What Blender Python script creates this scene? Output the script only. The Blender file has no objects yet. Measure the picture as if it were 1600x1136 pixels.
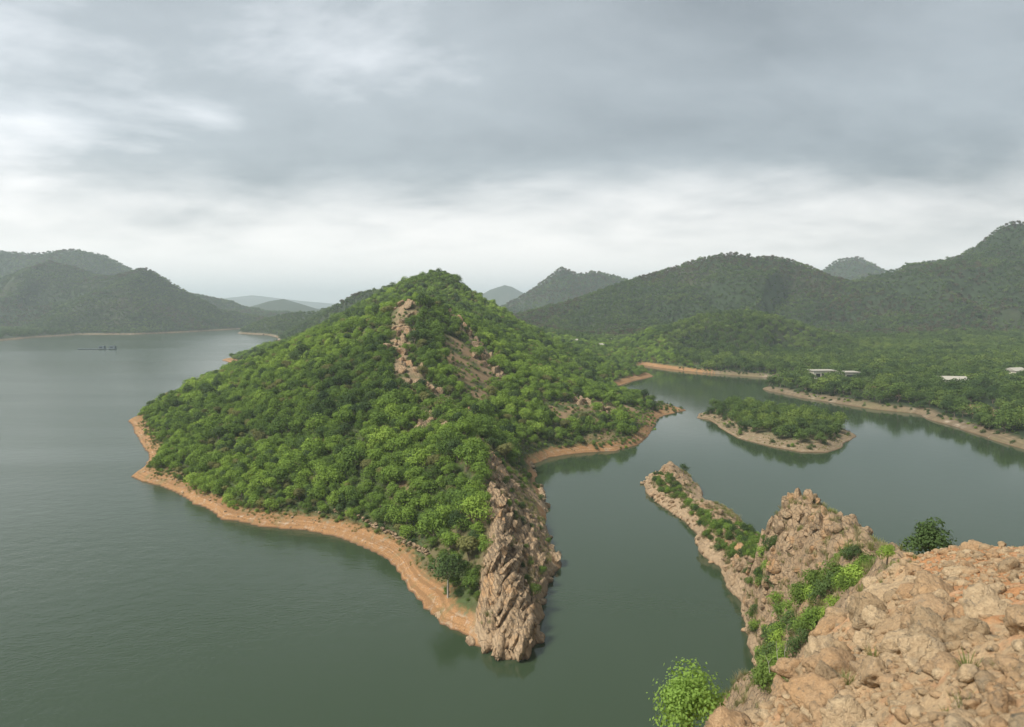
import bpy, bmesh, math, random
import numpy as np
from mathutils import Matrix, Vector, Euler

R = math.radians
random.seed(7)
RNG = np.random.default_rng(11)
S = bpy.context.scene
C = S.collection

# ------------------------------------------------------------------ camera
FPX, CU, CV, HORIZON, EYE = 1100.0, 800.0, 568.0, 475.0, 45.0
PITCH = math.atan((CV - HORIZON) / FPX)
cd = bpy.data.cameras.new('camera')
cam = bpy.data.objects.new('camera', cd); C.objects.link(cam)
cam.location = (0, 0, EYE)
cam.rotation_euler = (R(90) - PITCH, 0, 0)
cd.sensor_width = 36.0
cd.lens = 36.0 * FPX / 1600.0
cd.clip_start, cd.clip_end = 0.1, 60000
cd.dof.use_dof = True
cd.dof.focus_distance = 160.0
cd.dof.aperture_fstop = 1.3
S.camera = cam

# ------------------------------------------------------------------ sky, sun, exposure
CLOUD, SKYK = (8.8, 4.1), 3.5
SUN_EL, SUN_AZ = R(50), R(-118)           # azimuth from +Y towards +X: light from the left
W = bpy.data.worlds.new('World'); S.world = W; W.use_nodes = True
nt = W.node_tree; N = nt.nodes; L = nt.links
N.clear()
def nd(tree, typ, **kw):
    n = tree.nodes.new(typ)
    for k, v in kw.items():
        if k in n.inputs: n.inputs[k].default_value = v
        else: setattr(n, k, v)
    return n
out = nd(nt, 'ShaderNodeOutputWorld'); bg = nd(nt, 'ShaderNodeBackground', Strength=0.1)
sky = nd(nt, 'ShaderNodeTexSky', sky_type='NISHITA')
sky.sun_disc = False; sky.sun_elevation = SUN_EL; sky.sun_rotation = SUN_AZ
sky.dust_density = 3.0
tc = nd(nt, 'ShaderNodeTexCoord'); sep = nd(nt, 'ShaderNodeSeparateXYZ')
L.new(tc.outputs['Generated'], sep.inputs[0])
def wm(op, a, b=None, c=None, clamp=False):
    n = nt.nodes.new('ShaderNodeMath'); n.operation = op; n.use_clamp = clamp
    for i, v in enumerate((a, b, c)):
        if v is None: continue
        if isinstance(v, (int, float)): n.inputs[i].default_value = v
        else: L.new(v, n.inputs[i])
    return n.outputs[0]
zup = wm('MAXIMUM', sep.outputs[2], 0.0)
den = wm('ADD', zup, 0.22)
cx = wm('DIVIDE', sep.outputs[0], den); cy = wm('DIVIDE', sep.outputs[1], den)
comb = nd(nt, 'ShaderNodeCombineXYZ'); L.new(cx, comb.inputs[0]); L.new(cy, comb.inputs[1])
def wnoise(scale, detail, rough, off, dist=0.0, sx=1.0):
    mp = nd(nt, 'ShaderNodeMapping'); mp.inputs['Location'].default_value = off; mp.inputs['Rotation'].default_value = (0, 0, R(-24)); mp.inputs['Scale'].default_value = (sx, 1, 1)
    L.new(comb.outputs[0], mp.inputs[0])
    n = nd(nt, 'ShaderNodeTexNoise', Scale=scale, Detail=detail, Roughness=rough, Distortion=dist)
    L.new(mp.outputs[0], n.inputs['Vector'])
    return n.outputs['Fac']
n1 = wnoise(1.05, 7, 0.56, (CLOUD[0], CLOUD[1], 0.0), 0.25, 0.8)
n2 = wnoise(2.6, 8, 0.6, (11.0, 2.0, 4.0), 0.25, 0.75)
nn = wm('ADD', wm('MULTIPLY', n1, 0.68), wm('MULTIPLY', n2, 0.32))
nn = wm('ADD', nn, wm('MULTIPLY_ADD', sep.outputs[0], 0.16, 0.125))        # the cloud is thinner on the sun's side
ramp = nd(nt, 'ShaderNodeValToRGB')
L.new(nn, ramp.inputs[0])
e = ramp.color_ramp.elements
e[0].position = 0.33; e[0].color = (0.92, 0.93, 0.94, 1)
e[1].position = 0.80; e[1].color = (0.215, 0.245, 0.265, 1)
m_ = ramp.color_ramp.elements.new(0.45); m_.color = (0.62, 0.65, 0.68, 1)
m_ = ramp.color_ramp.elements.new(0.54); m_.color = (0.385, 0.425, 0.45, 1)
# low bright band: the far cloud thins towards the horizon
hb = nd(nt, 'ShaderNodeMapRange', clamp=True)
hb.interpolation_type = 'SMOOTHSTEP'
hb.inputs['From Min'].default_value = 0.05; hb.inputs['From Max'].default_value = 0.20
hb.inputs['To Min'].default_value = 1.0; hb.inputs['To Max'].default_value = 0.0
L.new(wm('ADD', zup, wm('ADD', wm('MULTIPLY', wm('SUBTRACT', n2, 0.5), 0.10), wm('MULTIPLY', wm('SUBTRACT', n1, 0.5), 0.16))), hb.inputs['Value'])
mixh = nd(nt, 'ShaderNodeMix', data_type='RGBA')
L.new(wm('MULTIPLY', hb.outputs[0], 0.96), mixh.inputs['Factor'])
L.new(ramp.outputs[0], mixh.inputs['A']); mixh.inputs['B'].default_value = (1.06, 1.01, 0.97, 1)
scl = nd(nt, 'ShaderNodeMix', data_type='RGBA', blend_type='MULTIPLY', Factor=1.0)
L.new(mixh.outputs['Result'], scl.inputs['A']); scl.inputs['B'].default_value = (SKYK, SKYK, SKYK, 1)
mixs = nd(nt, 'ShaderNodeMix', data_type='RGBA', Factor=0.95)
L.new(sky.outputs[0], mixs.inputs['A']); L.new(scl.outputs['Result'], mixs.inputs['B'])
L.new(mixs.outputs['Result'], bg.inputs['Color']); L.new(bg.outputs[0], out.inputs[0])

sd = bpy.data.lights.new('sun', 'SUN'); sd.energy = 1.5; sd.angle = R(12); sd.color = (1.0, 0.95, 0.87)
sun = bpy.data.objects.new('sun', sd); C.objects.link(sun)
sdir = Vector((math.sin(SUN_AZ) * math.cos(SUN_EL), math.cos(SUN_AZ) * math.cos(SUN_EL), math.sin(SUN_EL)))
sun.rotation_euler = sdir.to_track_quat('Z', 'Y').to_euler()
sun.location = (-60, 20, 300)
S.view_settings.view_transform = 'Standard'; S.view_settings.look = 'None'
S.view_settings.exposure = 1.87; S.view_settings.gamma = 1
S.view_settings.use_curve_mapping = False
S.render.engine = 'CYCLES'
S.cycles.use_denoising = True
S.cycles.max_bounces = 6; S.cycles.diffuse_bounces = 3; S.cycles.glossy_bounces = 3
S.cycles.transmission_bounces = 3; S.cycles.transparent_max_bounces = 6; S.cycles.volume_bounces = 1

# ------------------------------------------------------------------ helpers: numbers
CP, SP = math.cos(PITCH), math.sin(PITCH)
def ray(u, v):
    xc = (u - CU) / FPX; yc = (CV - v) / FPX
    return xc, CP + yc * SP, yc * CP - SP
def G(u, v, z=0.0):
    x, y, k = ray(u, v); t = (z - EYE) / k
    return (x * t, y * t)
def P(u, v, d, dz=0.0):
    x, y, k = ray(u, v); t = d / y
    return (x * t, d, EYE + k * t + dz)

def _h(ix, iy, iz, seed):
    n = (ix * 374761393 + iy * 668265263 + iz * 2147483647 + seed * 144665) & 0xffffffff
    n = ((n ^ (n >> 13)) * 1274126177) & 0xffffffff
    n = ((n ^ (n >> 16)) * 2246822519) & 0xffffffff
    return ((n ^ (n >> 15)) & 0xffffff) / float(0xffffff)
def vnoise(x, y, z=None, seed=0):
    x = np.asarray(x, float); y = np.asarray(y, float)
    z = np.zeros_like(x) if z is None else np.asarray(z, float)
    xi = np.floor(x).astype(np.int64); yi = np.floor(y).astype(np.int64); zi = np.floor(z).astype(np.int64)
    fx, fy, fz = x - xi, y - yi, z - zi
    ux, uy, uz = fx**3*(fx*(fx*6-15)+10), fy**3*(fy*(fy*6-15)+10), fz**3*(fz*(fz*6-15)+10)
    r = 0
    for a in (0, 1):
        for b in (0, 1):
            for c in (0, 1):
                w = (ux if a else 1-ux) * (uy if b else 1-uy) * (uz if c else 1-uz)
                r = r + w * _h(xi+a, yi+b, zi+c, seed)
    return r * 2 - 1
def fbm(x, y, z=None, o=4, seed=0, gain=0.5):
    a, s, t = 1.0, 0, 0
    for k in range(o):
        f = 2.03 ** k
        s = s + a * vnoise(np.asarray(x)*f + 17.3*k, np.asarray(y)*f - 9.1*k, None if z is None else np.asarray(z)*f + 5.7*k, seed + k)
        t += a; a *= gain
    return s / t
def sstep(a, b, x):
    t = np.clip((x - a) / (b - a), 0, 1); return t*t*(3-2*t)

def seg_dist(px, py, pts, closed=False):
    """distance to a polyline, index and parameter of the nearest segment"""
    pts = np.asarray(pts, float); n = len(pts)
    best = np.full(px.shape, 1e18); bi = np.zeros(px.shape, int); bt = np.zeros(px.shape)
    for i in range(n if closed else n - 1):
        a = pts[i]; b = pts[(i+1) % n]; d = b[:2] - a[:2]; l2 = max(d @ d, 1e-9)
        t = np.clip(((px-a[0])*d[0] + (py-a[1])*d[1]) / l2, 0, 1)
        q = (px-a[0]-t*d[0])**2 + (py-a[1]-t*d[1])**2
        m = q < best
        best = np.where(m, q, best); bi = np.where(m, i, bi); bt = np.where(m, t, bt)
    return np.sqrt(best), bi, bt
def inside(px, py, poly):
    r = np.zeros(px.shape, bool); n = len(poly)
    for i in range(n):
        x0, y0 = poly[i]; x1, y1 = poly[(i+1) % n]
        if y0 == y1: continue
        c = ((y0 > py) != (y1 > py)) & (px < (x1-x0)*(py-y0)/(y1-y0) + x0)
        r ^= c
    return r
def signed(px, py, poly):
    d, _, _ = seg_dist(px, py, poly, True)
    return np.where(inside(px, py, poly), d, -d)
class RBF:
    def __init__(s, pts, sm=0.02):
        p = np.asarray(pts, float); s.p = p[:, :2]
        n = len(p); D = np.hypot(*(s.p[:, None] - s.p[None]).transpose(2, 0, 1))
        A = np.zeros((n+3, n+3)); A[:n, :n] = -D + np.eye(n)*sm; A[:n, n] = 1; A[:n, n+1:] = s.p; A[n, :n] = 1; A[n+1:, :n] = s.p.T
        b = np.zeros(n+3); b[:n] = p[:, 2]
        s.w = np.linalg.solve(A, b)
    def __call__(s, x, y):
        x = np.asarray(x, float); y = np.asarray(y, float); sh = x.shape; x = x.ravel(); y = y.ravel()
        o = np.empty(x.size); n = len(s.p)
        for i in range(0, x.size, 20000):
            a = slice(i, i+20000)
            D = np.hypot(x[a, None]-s.p[None, :, 0], y[a, None]-s.p[None, :, 1])
            o[a] = -D @ s.w[:n] + s.w[n] + s.w[n+1]*x[a] + s.w[n+2]*y[a]
        return o.reshape(sh)
def densify(pts, step):
    o = []
    for i in range(len(pts)-1):
        a = np.array(pts[i], float); b = np.array(pts[i+1], float)
        k = max(1, int(np.hypot(*(b-a)[:2]) // step))
        for j in range(k): o.append(tuple(a + (b-a)*j/k))
    o.append(tuple(pts[-1])); return o
def wiggle(pts, step, amp, seed):
    """a natural shoreline: subdivided and pushed in and out a little"""
    o = np.array(densify(pts, step)); s = np.arange(len(o))*1.0
    o[1:-1, 0] += amp*vnoise(s*0.7, s*0+seed, None, 5)[1:-1]; o[1:-1, 1] += amp*vnoise(s*0.7, s*0+seed+50, None, 6)[1:-1]
    return [tuple(q) for q in o]

# ------------------------------------------------------------------ helpers: objects
def tag(o, label=None, cat=None, group=None, kind=None):
    if label: o['label'] = label
    if cat: o['category'] = cat
    if group: o['group'] = group
    if kind: o['kind'] = kind
    return o
def empty(name, loc, rz=0.0, label=None, cat=None, group=None):
    o = bpy.data.objects.new(name, None); C.objects.link(o)
    o.location = loc; o.rotation_euler = (0, 0, rz); o.empty_display_size = 0.3
    return tag(o, label, cat, group)
def mesh_np(name, v, faces, mat, smooth=True):
    """faces: (n,k) array"""
    me = bpy.data.meshes.new(name); v = np.asarray(v, np.float32); faces = np.asarray(faces, np.int32)
    n, k = faces.shape
    me.vertices.add(len(v)); me.vertices.foreach_set('co', v.ravel())
    me.loops.add(n*k); me.loops.foreach_set('vertex_index', faces.ravel())
    me.polygons.add(n); me.polygons.foreach_set('loop_start', np.arange(0, n*k, k, dtype=np.int32))
    try: me.polygons.foreach_set('loop_total', np.full(n, k, np.int32))
    except Exception: pass
    if smooth: me.polygons.foreach_set('use_smooth', np.ones(n, bool))
    me.update(calc_edges=True); me.validate()
    if mat: me.materials.append(mat)
    return me
def link(name, me, parent=None):
    o = bpy.data.objects.new(name, me); C.objects.link(o)
    if parent: o.parent = parent
    return o
def fattr(me, name, arr):
    a = me.attributes.new(name, 'FLOAT', 'POINT'); a.data.foreach_set('value', np.asarray(arr, np.float32).ravel())
def bm_obj(name, bm, mat, parent=None, bevel=0.0):
    if bevel:
        bmesh.ops.bevel(bm, geom=[e for e in bm.edges], offset=bevel, segments=1, affect='EDGES')
    me = bpy.data.meshes.new(name); bm.to_mesh(me); bm.free(); me.materials.append(mat)
    return link(name, me, parent)
def box(bm, x0, x1, y0, y1, z0, z1):
    m = Matrix.Translation(((x0+x1)/2, (y0+y1)/2, (z0+z1)/2)) @ Matrix.Diagonal((x1-x0, y1-y0, z1-z0, 1))
    bmesh.ops.create_cube(bm, size=1.0, matrix=m)
def tube(pts, rad, sides=6):
    """tapered tube through points -> verts, quads"""
    V, F = [], []
    pts = [Vector(p) for p in pts]
    for i, p in enumerate(pts):
        d = (pts[min(i+1, len(pts)-1)] - pts[max(i-1, 0)]).normalized()
        a = d.orthogonal().normalized(); b = d.cross(a)
        for k in range(sides):
            t = 2*math.pi*k/sides
            V.append(p + (a*math.cos(t) + b*math.sin(t))*rad[i])
    for i in range(len(pts)-1):
        for k in range(sides):
            F.append((i*sides+k, i*sides+(k+1) % sides, (i+1)*sides+(k+1) % sides, (i+1)*sides+k))
    return V, F

# ------------------------------------------------------------------ materials
def newmat(name):
    m = bpy.data.materials.new(name); m.use_nodes = True
    t = m.node_tree; t.nodes.clear()
    o = nd(t, 'ShaderNodeOutputMaterial'); return m, t, o
def lk(t, a, b): t.links.new(a, b)
def noise(t, vec, scale, detail=4, rough=0.55, dist=0.0):
    n = nd(t, 'ShaderNodeTexNoise', Scale=scale, Detail=detail, Roughness=rough, Distortion=dist)
    if vec is not None: lk(t, vec, n.inputs['Vector'])
    return n.outputs['Fac']
def cramp(t, fac, stops):
    r = nd(t, 'ShaderNodeValToRGB'); lk(t, fac, r.inputs[0]); el = r.color_ramp.elements
    for i, (p, c) in enumerate(stops):
        e = el[i] if i < 2 else el.new(p)
        e.position = p; e.color = tuple(c) + (1,)
    return r.outputs[0]
def mixc(t, f, a, b, blend='MIX'):
    n = nd(t, 'ShaderNodeMix', data_type='RGBA', blend_type=blend)
    for k, v in (('Factor', f), ('A', a), ('B', b)):
        if isinstance(v, (int, float)): n.inputs[k].default_value = v
        elif isinstance(v, tuple): n.inputs[k].default_value = v + (1,)
        else: lk(t, v, n.inputs[k])
    return n.outputs['Result']
def mth(t, op, a, b=None, clamp=False):
    n = t.nodes.new('ShaderNodeMath'); n.operation = op; n.use_clamp = clamp
    for i, v in enumerate((a, b)):
        if v is None: continue
        if isinstance(v, (int, float)): n.inputs[i].default_value = v
        else: lk(t, v, n.inputs[i])
    return n.outputs[0]
def mrange(t, v, a, b, c=0.0, d=1.0, smooth=True):
    n = nd(t, 'ShaderNodeMapRange', clamp=True)
    if smooth: n.interpolation_type = 'SMOOTHSTEP'
    lk(t, v, n.inputs['Value'])
    for k, x in zip(('From Min', 'From Max', 'To Min', 'To Max'), (a, b, c, d)): n.inputs[k].default_value = x
    return n.outputs[0]
def bump(t, h, dist, strength=1.0, nrm=None):
    b = nd(t, 'ShaderNodeBump', Strength=strength, Distance=dist); lk(t, h, b.inputs['Height'])
    if nrm is not None: lk(t, nrm, b.inputs['Normal'])
    return b.outputs[0]
def principled(t, o, col, rough=0.9, nrm=None, spec=0.25):
    b = nd(t, 'ShaderNodeBsdfPrincipled', Roughness=rough)
    b.inputs['Specular IOR Level'].default_value = spec
    if isinstance(col, tuple): b.inputs['Base Color'].default_value = col + (1,)
    else: lk(t, col, b.inputs['Base Color'])
    if nrm is not None: lk(t, nrm, b.inputs['Normal'])
    lk(t, b.outputs[0], o.inputs['Surface']); return b
def plain(name, col, rough=0.8, var=0.15, scale=3.0):
    m, t, o = newmat(name); g = nd(t, 'ShaderNodeTexCoord').outputs['Object']
    n = noise(t, g, scale, 5, 0.6)
    c = mixc(t, n, tuple(x*(1-var) for x in col), tuple(min(1, x*(1+var)) for x in col))
    principled(t, o, c, rough, bump(t, n, 0.02, 0.4)); return m

ROCK_TAN, ROCK_PALE, ROCK_GREY, ROCK_ORANGE, ROCK_DARK = (0.42, 0.295, 0.175), (0.68, 0.54, 0.345), (0.26, 0.23, 0.175), (0.52, 0.30, 0.14), (0.09, 0.07, 0.05)
def rock_nodes(t, scale=1.0, orange=0.5, bands=True, wash=True, pale=0.0):
    """colour and normal of weathered, bedded rock in world space"""
    g = nd(t, 'ShaderNodeNewGeometry').outputs['Position']
    oi = nd(t, 'ShaderNodeObjectInfo')
    big = noise(t, g, 0.35*scale, 5, 0.6)
    mid = noise(t, g, 1.5*scale, 6, 0.65, 0.4)
    fine = noise(t, g, 9.0*scale, 6, 0.7)
    col = cramp(t, mid, [(0.30, ROCK_GREY), (0.72, ROCK_PALE), (0.45, ROCK_TAN), (0.58, (0.47, 0.335, 0.215))])
    col = mixc(t, mrange(t, mth(t, 'ADD', big, mth(t, 'MULTIPLY', mth(t, 'SUBTRACT', oi.outputs['Random'], 0.5), 0.35)), 0.62-0.25*orange, 0.88-0.25*orange), col, ROCK_ORANGE)
    if not wash: col = mixc(t, 0.6, col, cramp(t, oi.outputs['Random'], [(0.0, (0.76, 0.60, 0.38)), (1.0, (0.27, 0.24, 0.165)), (0.35, (0.60, 0.43, 0.25)), (0.62, (0.54, 0.31, 0.145)), (0.82, (0.40, 0.33, 0.21))]))
    if pale: col = mixc(t, pale, col, mixc(t, mid, (0.50, 0.34, 0.195), (0.74, 0.58, 0.36)))
    # lichen and dark weathering stains
    st = noise(t, g, 3.3*scale, 8, 0.75, 0.8)
    col = mixc(t, mrange(t, st, 0.53, 0.66, 0, 0.8), col, (0.17, 0.155, 0.12))
    if not wash:
        col = mixc(t, mrange(t, noise(t, g, 2.1*scale, 8, 0.78, 1.0), 0.53, 0.62, 0, 0.42), col, (0.13, 0.115, 0.08))
    col = mixc(t, mrange(t, noise(t, g, 0.75*scale, 5, 0.7, 0.6), 0.55, 0.72, 0, 0.55), col, (0.24, 0.22, 0.17))
    col = mixc(t, mrange(t, fine, 0.35, 0.72, 0.0, 0.55), mixc(t, 1.0, col, (0.62, 0.60, 0.58), 'MULTIPLY'), col)
    # bedding: thin dark partings on a steeply dipping set of planes
    mp = nd(t, 'ShaderNodeMapping'); mp.inputs['Rotation'].default_value = (R(24), R(34), R(8)); lk(t, g, mp.inputs[0])
    wv = nd(t, 'ShaderNodeTexWave', wave_type='BANDS', bands_direction='X', Scale=0.62*scale, Distortion=5.0, Detail=4.0)
    wv.inputs['Detail Scale'].default_value = 1.3; lk(t, mp.outputs[0], wv.inputs[0])
    crack = nd(t, 'ShaderNodeTexVoronoi', feature='DISTANCE_TO_EDGE', Scale=0.9*scale)
    w2 = nd(t, 'ShaderNodeVectorMath', operation='ADD'); lk(t, mp.outputs[0], w2.inputs[0])
    nv = nd(t, 'ShaderNodeTexNoise', Scale=1.2*scale, Detail=4.0); lk(t, g, nv.inputs['Vector'])
    lk(t, nv.outputs['Color'], w2.inputs[1]); lk(t, w2.outputs[0], crack.inputs['Vector'])
    ck = mrange(t, crack.outputs['Distance'], 0.0, 0.07)
    if bands:
        col = mixc(t, mrange(t, wv.outputs['Fac'], 0.0, 0.22, 0.55, 0.0), col, ROCK_DARK)
    if bands or wash: col = mixc(t, mrange(t, ck, 0.0, 0.8, 0.5, 0.0), col, ROCK_DARK)
    if wash:   # the drawdown band that the lake has washed pale, dark and wet right at the water
        z = nd(t, 'ShaderNodeSeparateXYZ'); lk(t, g, z.inputs[0])
        zz = mth(t, 'ADD', z.outputs[2], mth(t, 'MULTIPLY', mth(t, 'SUBTRACT', big, 0.5), 0.9))
        col = mixc(t, mrange(t, zz, 1.9, 2.25, 0.55, 0.0), col, mixc(t, mid, (0.32, 0.23, 0.145), (0.46, 0.34, 0.215)))
        col = mixc(t, mrange(t, zz, 0.0, 0.35, 0.8, 0.0), col, (0.12, 0.075, 0.045))
    hgt = mth(t, 'ADD', mth(t, 'MULTIPLY', mid, 0.55), mth(t, 'ADD', mth(t, 'MULTIPLY', fine, 0.22), mth(t, 'MULTIPLY', ck, 0.25 if wash else 0.06)))
    if bands: hgt = mth(t, 'ADD', hgt, mth(t, 'MULTIPLY', wv.outputs['Fac'], 0.30))
    return col, hgt
def rock_mat(name, scale, orange, dist, bands=True, wash=True, pale=0.0):
    m, t, o = newmat(name); c, h = rock_nodes(t, scale, orange, bands, wash, pale)
    principled(t, o, c, 0.92, bump(t, h, dist, 0.9), 0.2); return m
M = {}
M['ridge_rock'] = rock_mat('ridge_rock', 0.8, 0.42, 0.45, pale=0.25)
M['spit_rock'] = rock_mat('spit_rock', 1.25, 0.55, 0.45, bands=False, pale=0.15)
M['near_rock'] = rock_mat('near_rock', 2.4, 0.6, 0.20, bands=False, wash=False, pale=0.25)

def terrain_mat(name, low, soil, green, patch, k=1.0):
    m, t, o = newmat(name); g = nd(t, 'ShaderNodeNewGeometry').outputs['Position']
    z = nd(t, 'ShaderNodeSeparateXYZ'); lk(t, g, z.inputs[0])
    a = noise(t, g, 0.06*k, 5, 0.6); b = noise(t, g, 0.9*k, 6, 0.65); f = noise(t, g, 4.0*k, 5, 0.7)
    up = mixc(t, mrange(t, b, 0.35, 0.65), green, tuple(x*1.7 for x in green))
    up = mixc(t, mrange(t, a, 0.5, 0.7, 0, patch), up, soil)
    lo = mixc(t, mrange(t, f, 0.3, 0.7), tuple(x*0.72 for x in low), tuple(min(1, x*1.2) for x in low))
    lo = mixc(t, mrange(t, b, 0.52, 0.68, 0, 0.6), lo, (0.44, 0.37, 0.29))
    rg_ = nd(t, 'ShaderNodeMapping'); rg_.inputs['Scale'].default_value = (0.03, 0.03, 4.5); lk(t, g, rg_.inputs[0])
    lo = mixc(t, mrange(t, noise(t, rg_.outputs[0], 1.0, 5, 0.7), 0.42, 0.60, 0.0, 0.65), lo, tuple(x*0.55 for x in low))
    lo = mixc(t, mrange(t, noise(t, g, 0.35*k, 4, 0.6), 0.52, 0.70, 0, 0.6), lo, (0.15, 0.14, 0.065))
    zz = mth(t, 'ADD', z.outputs[2], mth(t, 'MULTIPLY', mth(t, 'SUBTRACT', b, 0.5), 2.4))
    c = mixc(t, mrange(t, zz, 1.5, 2.6), lo, up)
    c = mixc(t, mrange(t, z.outputs[2], 0.02, 0.28, 0.85, 0.0), c, (0.105, 0.06, 0.035))
    at = nd(t, 'ShaderNodeAttribute', attribute_name='rock')
    rc, rh = rock_nodes(t, 0.8, 0.45)
    bt = nd(t, 'ShaderNodeAttribute', attribute_name='bare')
    c = mixc(t, bt.outputs['Fac'], c, mixc(t, b, (0.22, 0.13, 0.075), (0.33, 0.215, 0.13)))
    c = mixc(t, at.outputs['Fac'], c, rc)
    h = mth(t, 'ADD', mth(t, 'MULTIPLY', b, 0.7), mth(t, 'MULTIPLY', f, 0.3))
    principled(t, o, c, 0.95, bump(t, h, 0.35, 0.8), 0.15); return m
M['hill_soil'] = terrain_mat('hill_soil', (0.33, 0.185, 0.085), (0.20, 0.135, 0.08), (0.045, 0.06, 0.022), 0.55)
M['shore_soil'] = terrain_mat('shore_soil', (0.24, 0.18, 0.11), (0.24, 0.165, 0.10), (0.055, 0.075, 0.03), 0.4)
M['far_soil'] = terrain_mat('far_soil', (0.19, 0.145, 0.09), (0.075, 0.06, 0.04), (0.020, 0.031, 0.014), 0.5, 0.12)

def leaf_mat(name, stops, trans=0.3, patchy=0.5):
    m, t, o = newmat(name); oi = nd(t, 'ShaderNodeObjectInfo')
    pat = noise(t, oi.outputs['Location'], 0.022, 3, 0.6)
    g = nd(t, 'ShaderNodeNewGeometry')
    v = mth(t, 'ADD', mth(t, 'MULTIPLY', oi.outputs['Random'], 1-patchy), mth(t, 'MULTIPLY', mrange(t, pat, 0.3, 0.7), patchy))
    rnd = nd(t, 'ShaderNodeAttribute', attribute_name='leaf')
    v = mth(t, 'ADD', v, mth(t, 'MULTIPLY', mth(t, 'SUBTRACT', rnd.outputs['Fac'], 0.5), 0.45))
    c = cramp(t, v, stops)
    d = nd(t, 'ShaderNodeBsdfDiffuse'); tr = nd(t, 'ShaderNodeBsdfTranslucent'); mx = nd(t, 'ShaderNodeMixShader', Fac=trans)
    lk(t, c, d.inputs[0]); lk(t, mixc(t, 1.0, c, (1.15, 1.1, 0.6), 'MULTIPLY'), tr.inputs[0])
    lk(t, d.outputs[0], mx.inputs[1]); lk(t, tr.outputs[0], mx.inputs[2]); lk(t, mx.outputs[0], o.inputs['Surface'])
    return m
M['leaf'] = leaf_mat('leaf', [(0.0, (0.055, 0.095, 0.032)), (1.0, (0.30, 0.41, 0.08)), (0.35, (0.12, 0.19, 0.044)), (0.7, (0.20, 0.30, 0.056))])
M['leaf_olive'] = leaf_mat('leaf_olive', [(0.0, (0.10, 0.11, 0.045)), (1.0, (0.25, 0.25, 0.09))])
M['leaf_far'] = leaf_mat('leaf_far', [(0.0, (0.042, 0.072, 0.032)), (1.0, (0.15, 0.20, 0.06)), (0.5, (0.08, 0.125, 0.044))], 0.2)
M['leaf_mid'] = leaf_mat('leaf_mid', [(0.0, (0.05, 0.085, 0.032)), (1.0, (0.19, 0.255, 0.062)), (0.5, (0.10, 0.155, 0.044))], 0.25, 0.6)
M['leaf_brown'] = leaf_mat('leaf_brown', [(0.0, (0.07, 0.06, 0.042)), (1.0, (0.13, 0.115, 0.07))], 0.2)
M['leaf_dark'] = leaf_mat('leaf_dark', [(0.0, (0.04, 0.07, 0.03)), (1.0, (0.10, 0.15, 0.05))], 0.25)
M['leaf_bright'] = leaf_mat('leaf_bright', [(0.0, (0.14, 0.23, 0.045)), (1.0, (0.28, 0.42, 0.10))], 0.4)
M['leaf_bush'] = leaf_mat('leaf_bush', [(0.0, (0.07, 0.115, 0.03)), (1.0, (0.18, 0.26, 0.06))], 0.35)
M['bark'] = plain('bark', (0.19, 0.15, 0.115), 0.9, 0.3, 8)
M['bark_pale'] = plain('bark_pale', (0.36, 0.33, 0.28), 0.9, 0.2, 8)
M['grass'] = leaf_mat('grass', [(0.0, (0.12, 0.15, 0.05)), (1.0, (0.26, 0.27, 0.10))], 0.3)
M['dry_grass'] = leaf_mat('dry_grass', [(0.0, (0.22, 0.20, 0.11)), (1.0, (0.36, 0.31, 0.18))], 0.3)

# water: dark green lake, fine ripples, wind lanes with rougher water
m, t, o = newmat('lake_water'); g = nd(t, 'ShaderNodeNewGeometry').outputs['Position']
wmap = nd(t, 'ShaderNodeMapping'); wmap.inputs['Scale'].default_value = (0.75, 1.0, 1.0); lk(t, g, wmap.inputs[0])
r1 = noise(t, wmap.outputs[0], 1.6, 3, 0.6); r2 = noise(t, wmap.outputs[0], 0.35, 3, 0.55); r3 = noise(t, wmap.outputs[0], 5.5, 2, 0.5)
lane = nd(t, 'ShaderNodeMapping'); lane.inputs['Scale'].default_value = (0.0025, 0.011, 1.0); lane.inputs['Rotation'].default_value = (0, 0, R(-6)); lk(t, g, lane.inputs[0])
ln = noise(t, lane.outputs[0], 1.0, 5, 0.6, 0.4)
hh = mth(t, 'ADD', mth(t, 'MULTIPLY', r2, 0.9), mth(t, 'ADD', mth(t, 'MULTIPLY', r1, 0.35), mth(t, 'MULTIPLY', r3, 0.07)))
wb = nd(t, 'ShaderNodeBump', Distance=0.15); lk(t, hh, wb.inputs['Height'])
wx = nd(t, 'ShaderNodeSeparateXYZ'); lk(t, g, wx.inputs[0])
open_ = mrange(t, wx.outputs[0], 15.0, -90.0, 0.22, 1.0)     # the open lake is rougher than the sheltered inlet
lk(t, mth(t, 'MULTIPLY', mrange(t, ln, 0.4, 0.62, 0.55, 1.0), open_), wb.inputs['Strength'])
pb = principled(t, o, (0.033, 0.052, 0.027), 0.06, wb.outputs[0], 0.5)
pb.inputs['IOR'].default_value = 1.33
lk(t, mth(t, 'MULTIPLY', mrange(t, ln, 0.38, 0.62, 0.8, 1.0), mrange(t, wx.outputs[0], 15.0, -110.0, 0.07, 0.22)), pb.inputs['Roughness'])
M['water'] = m

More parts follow.
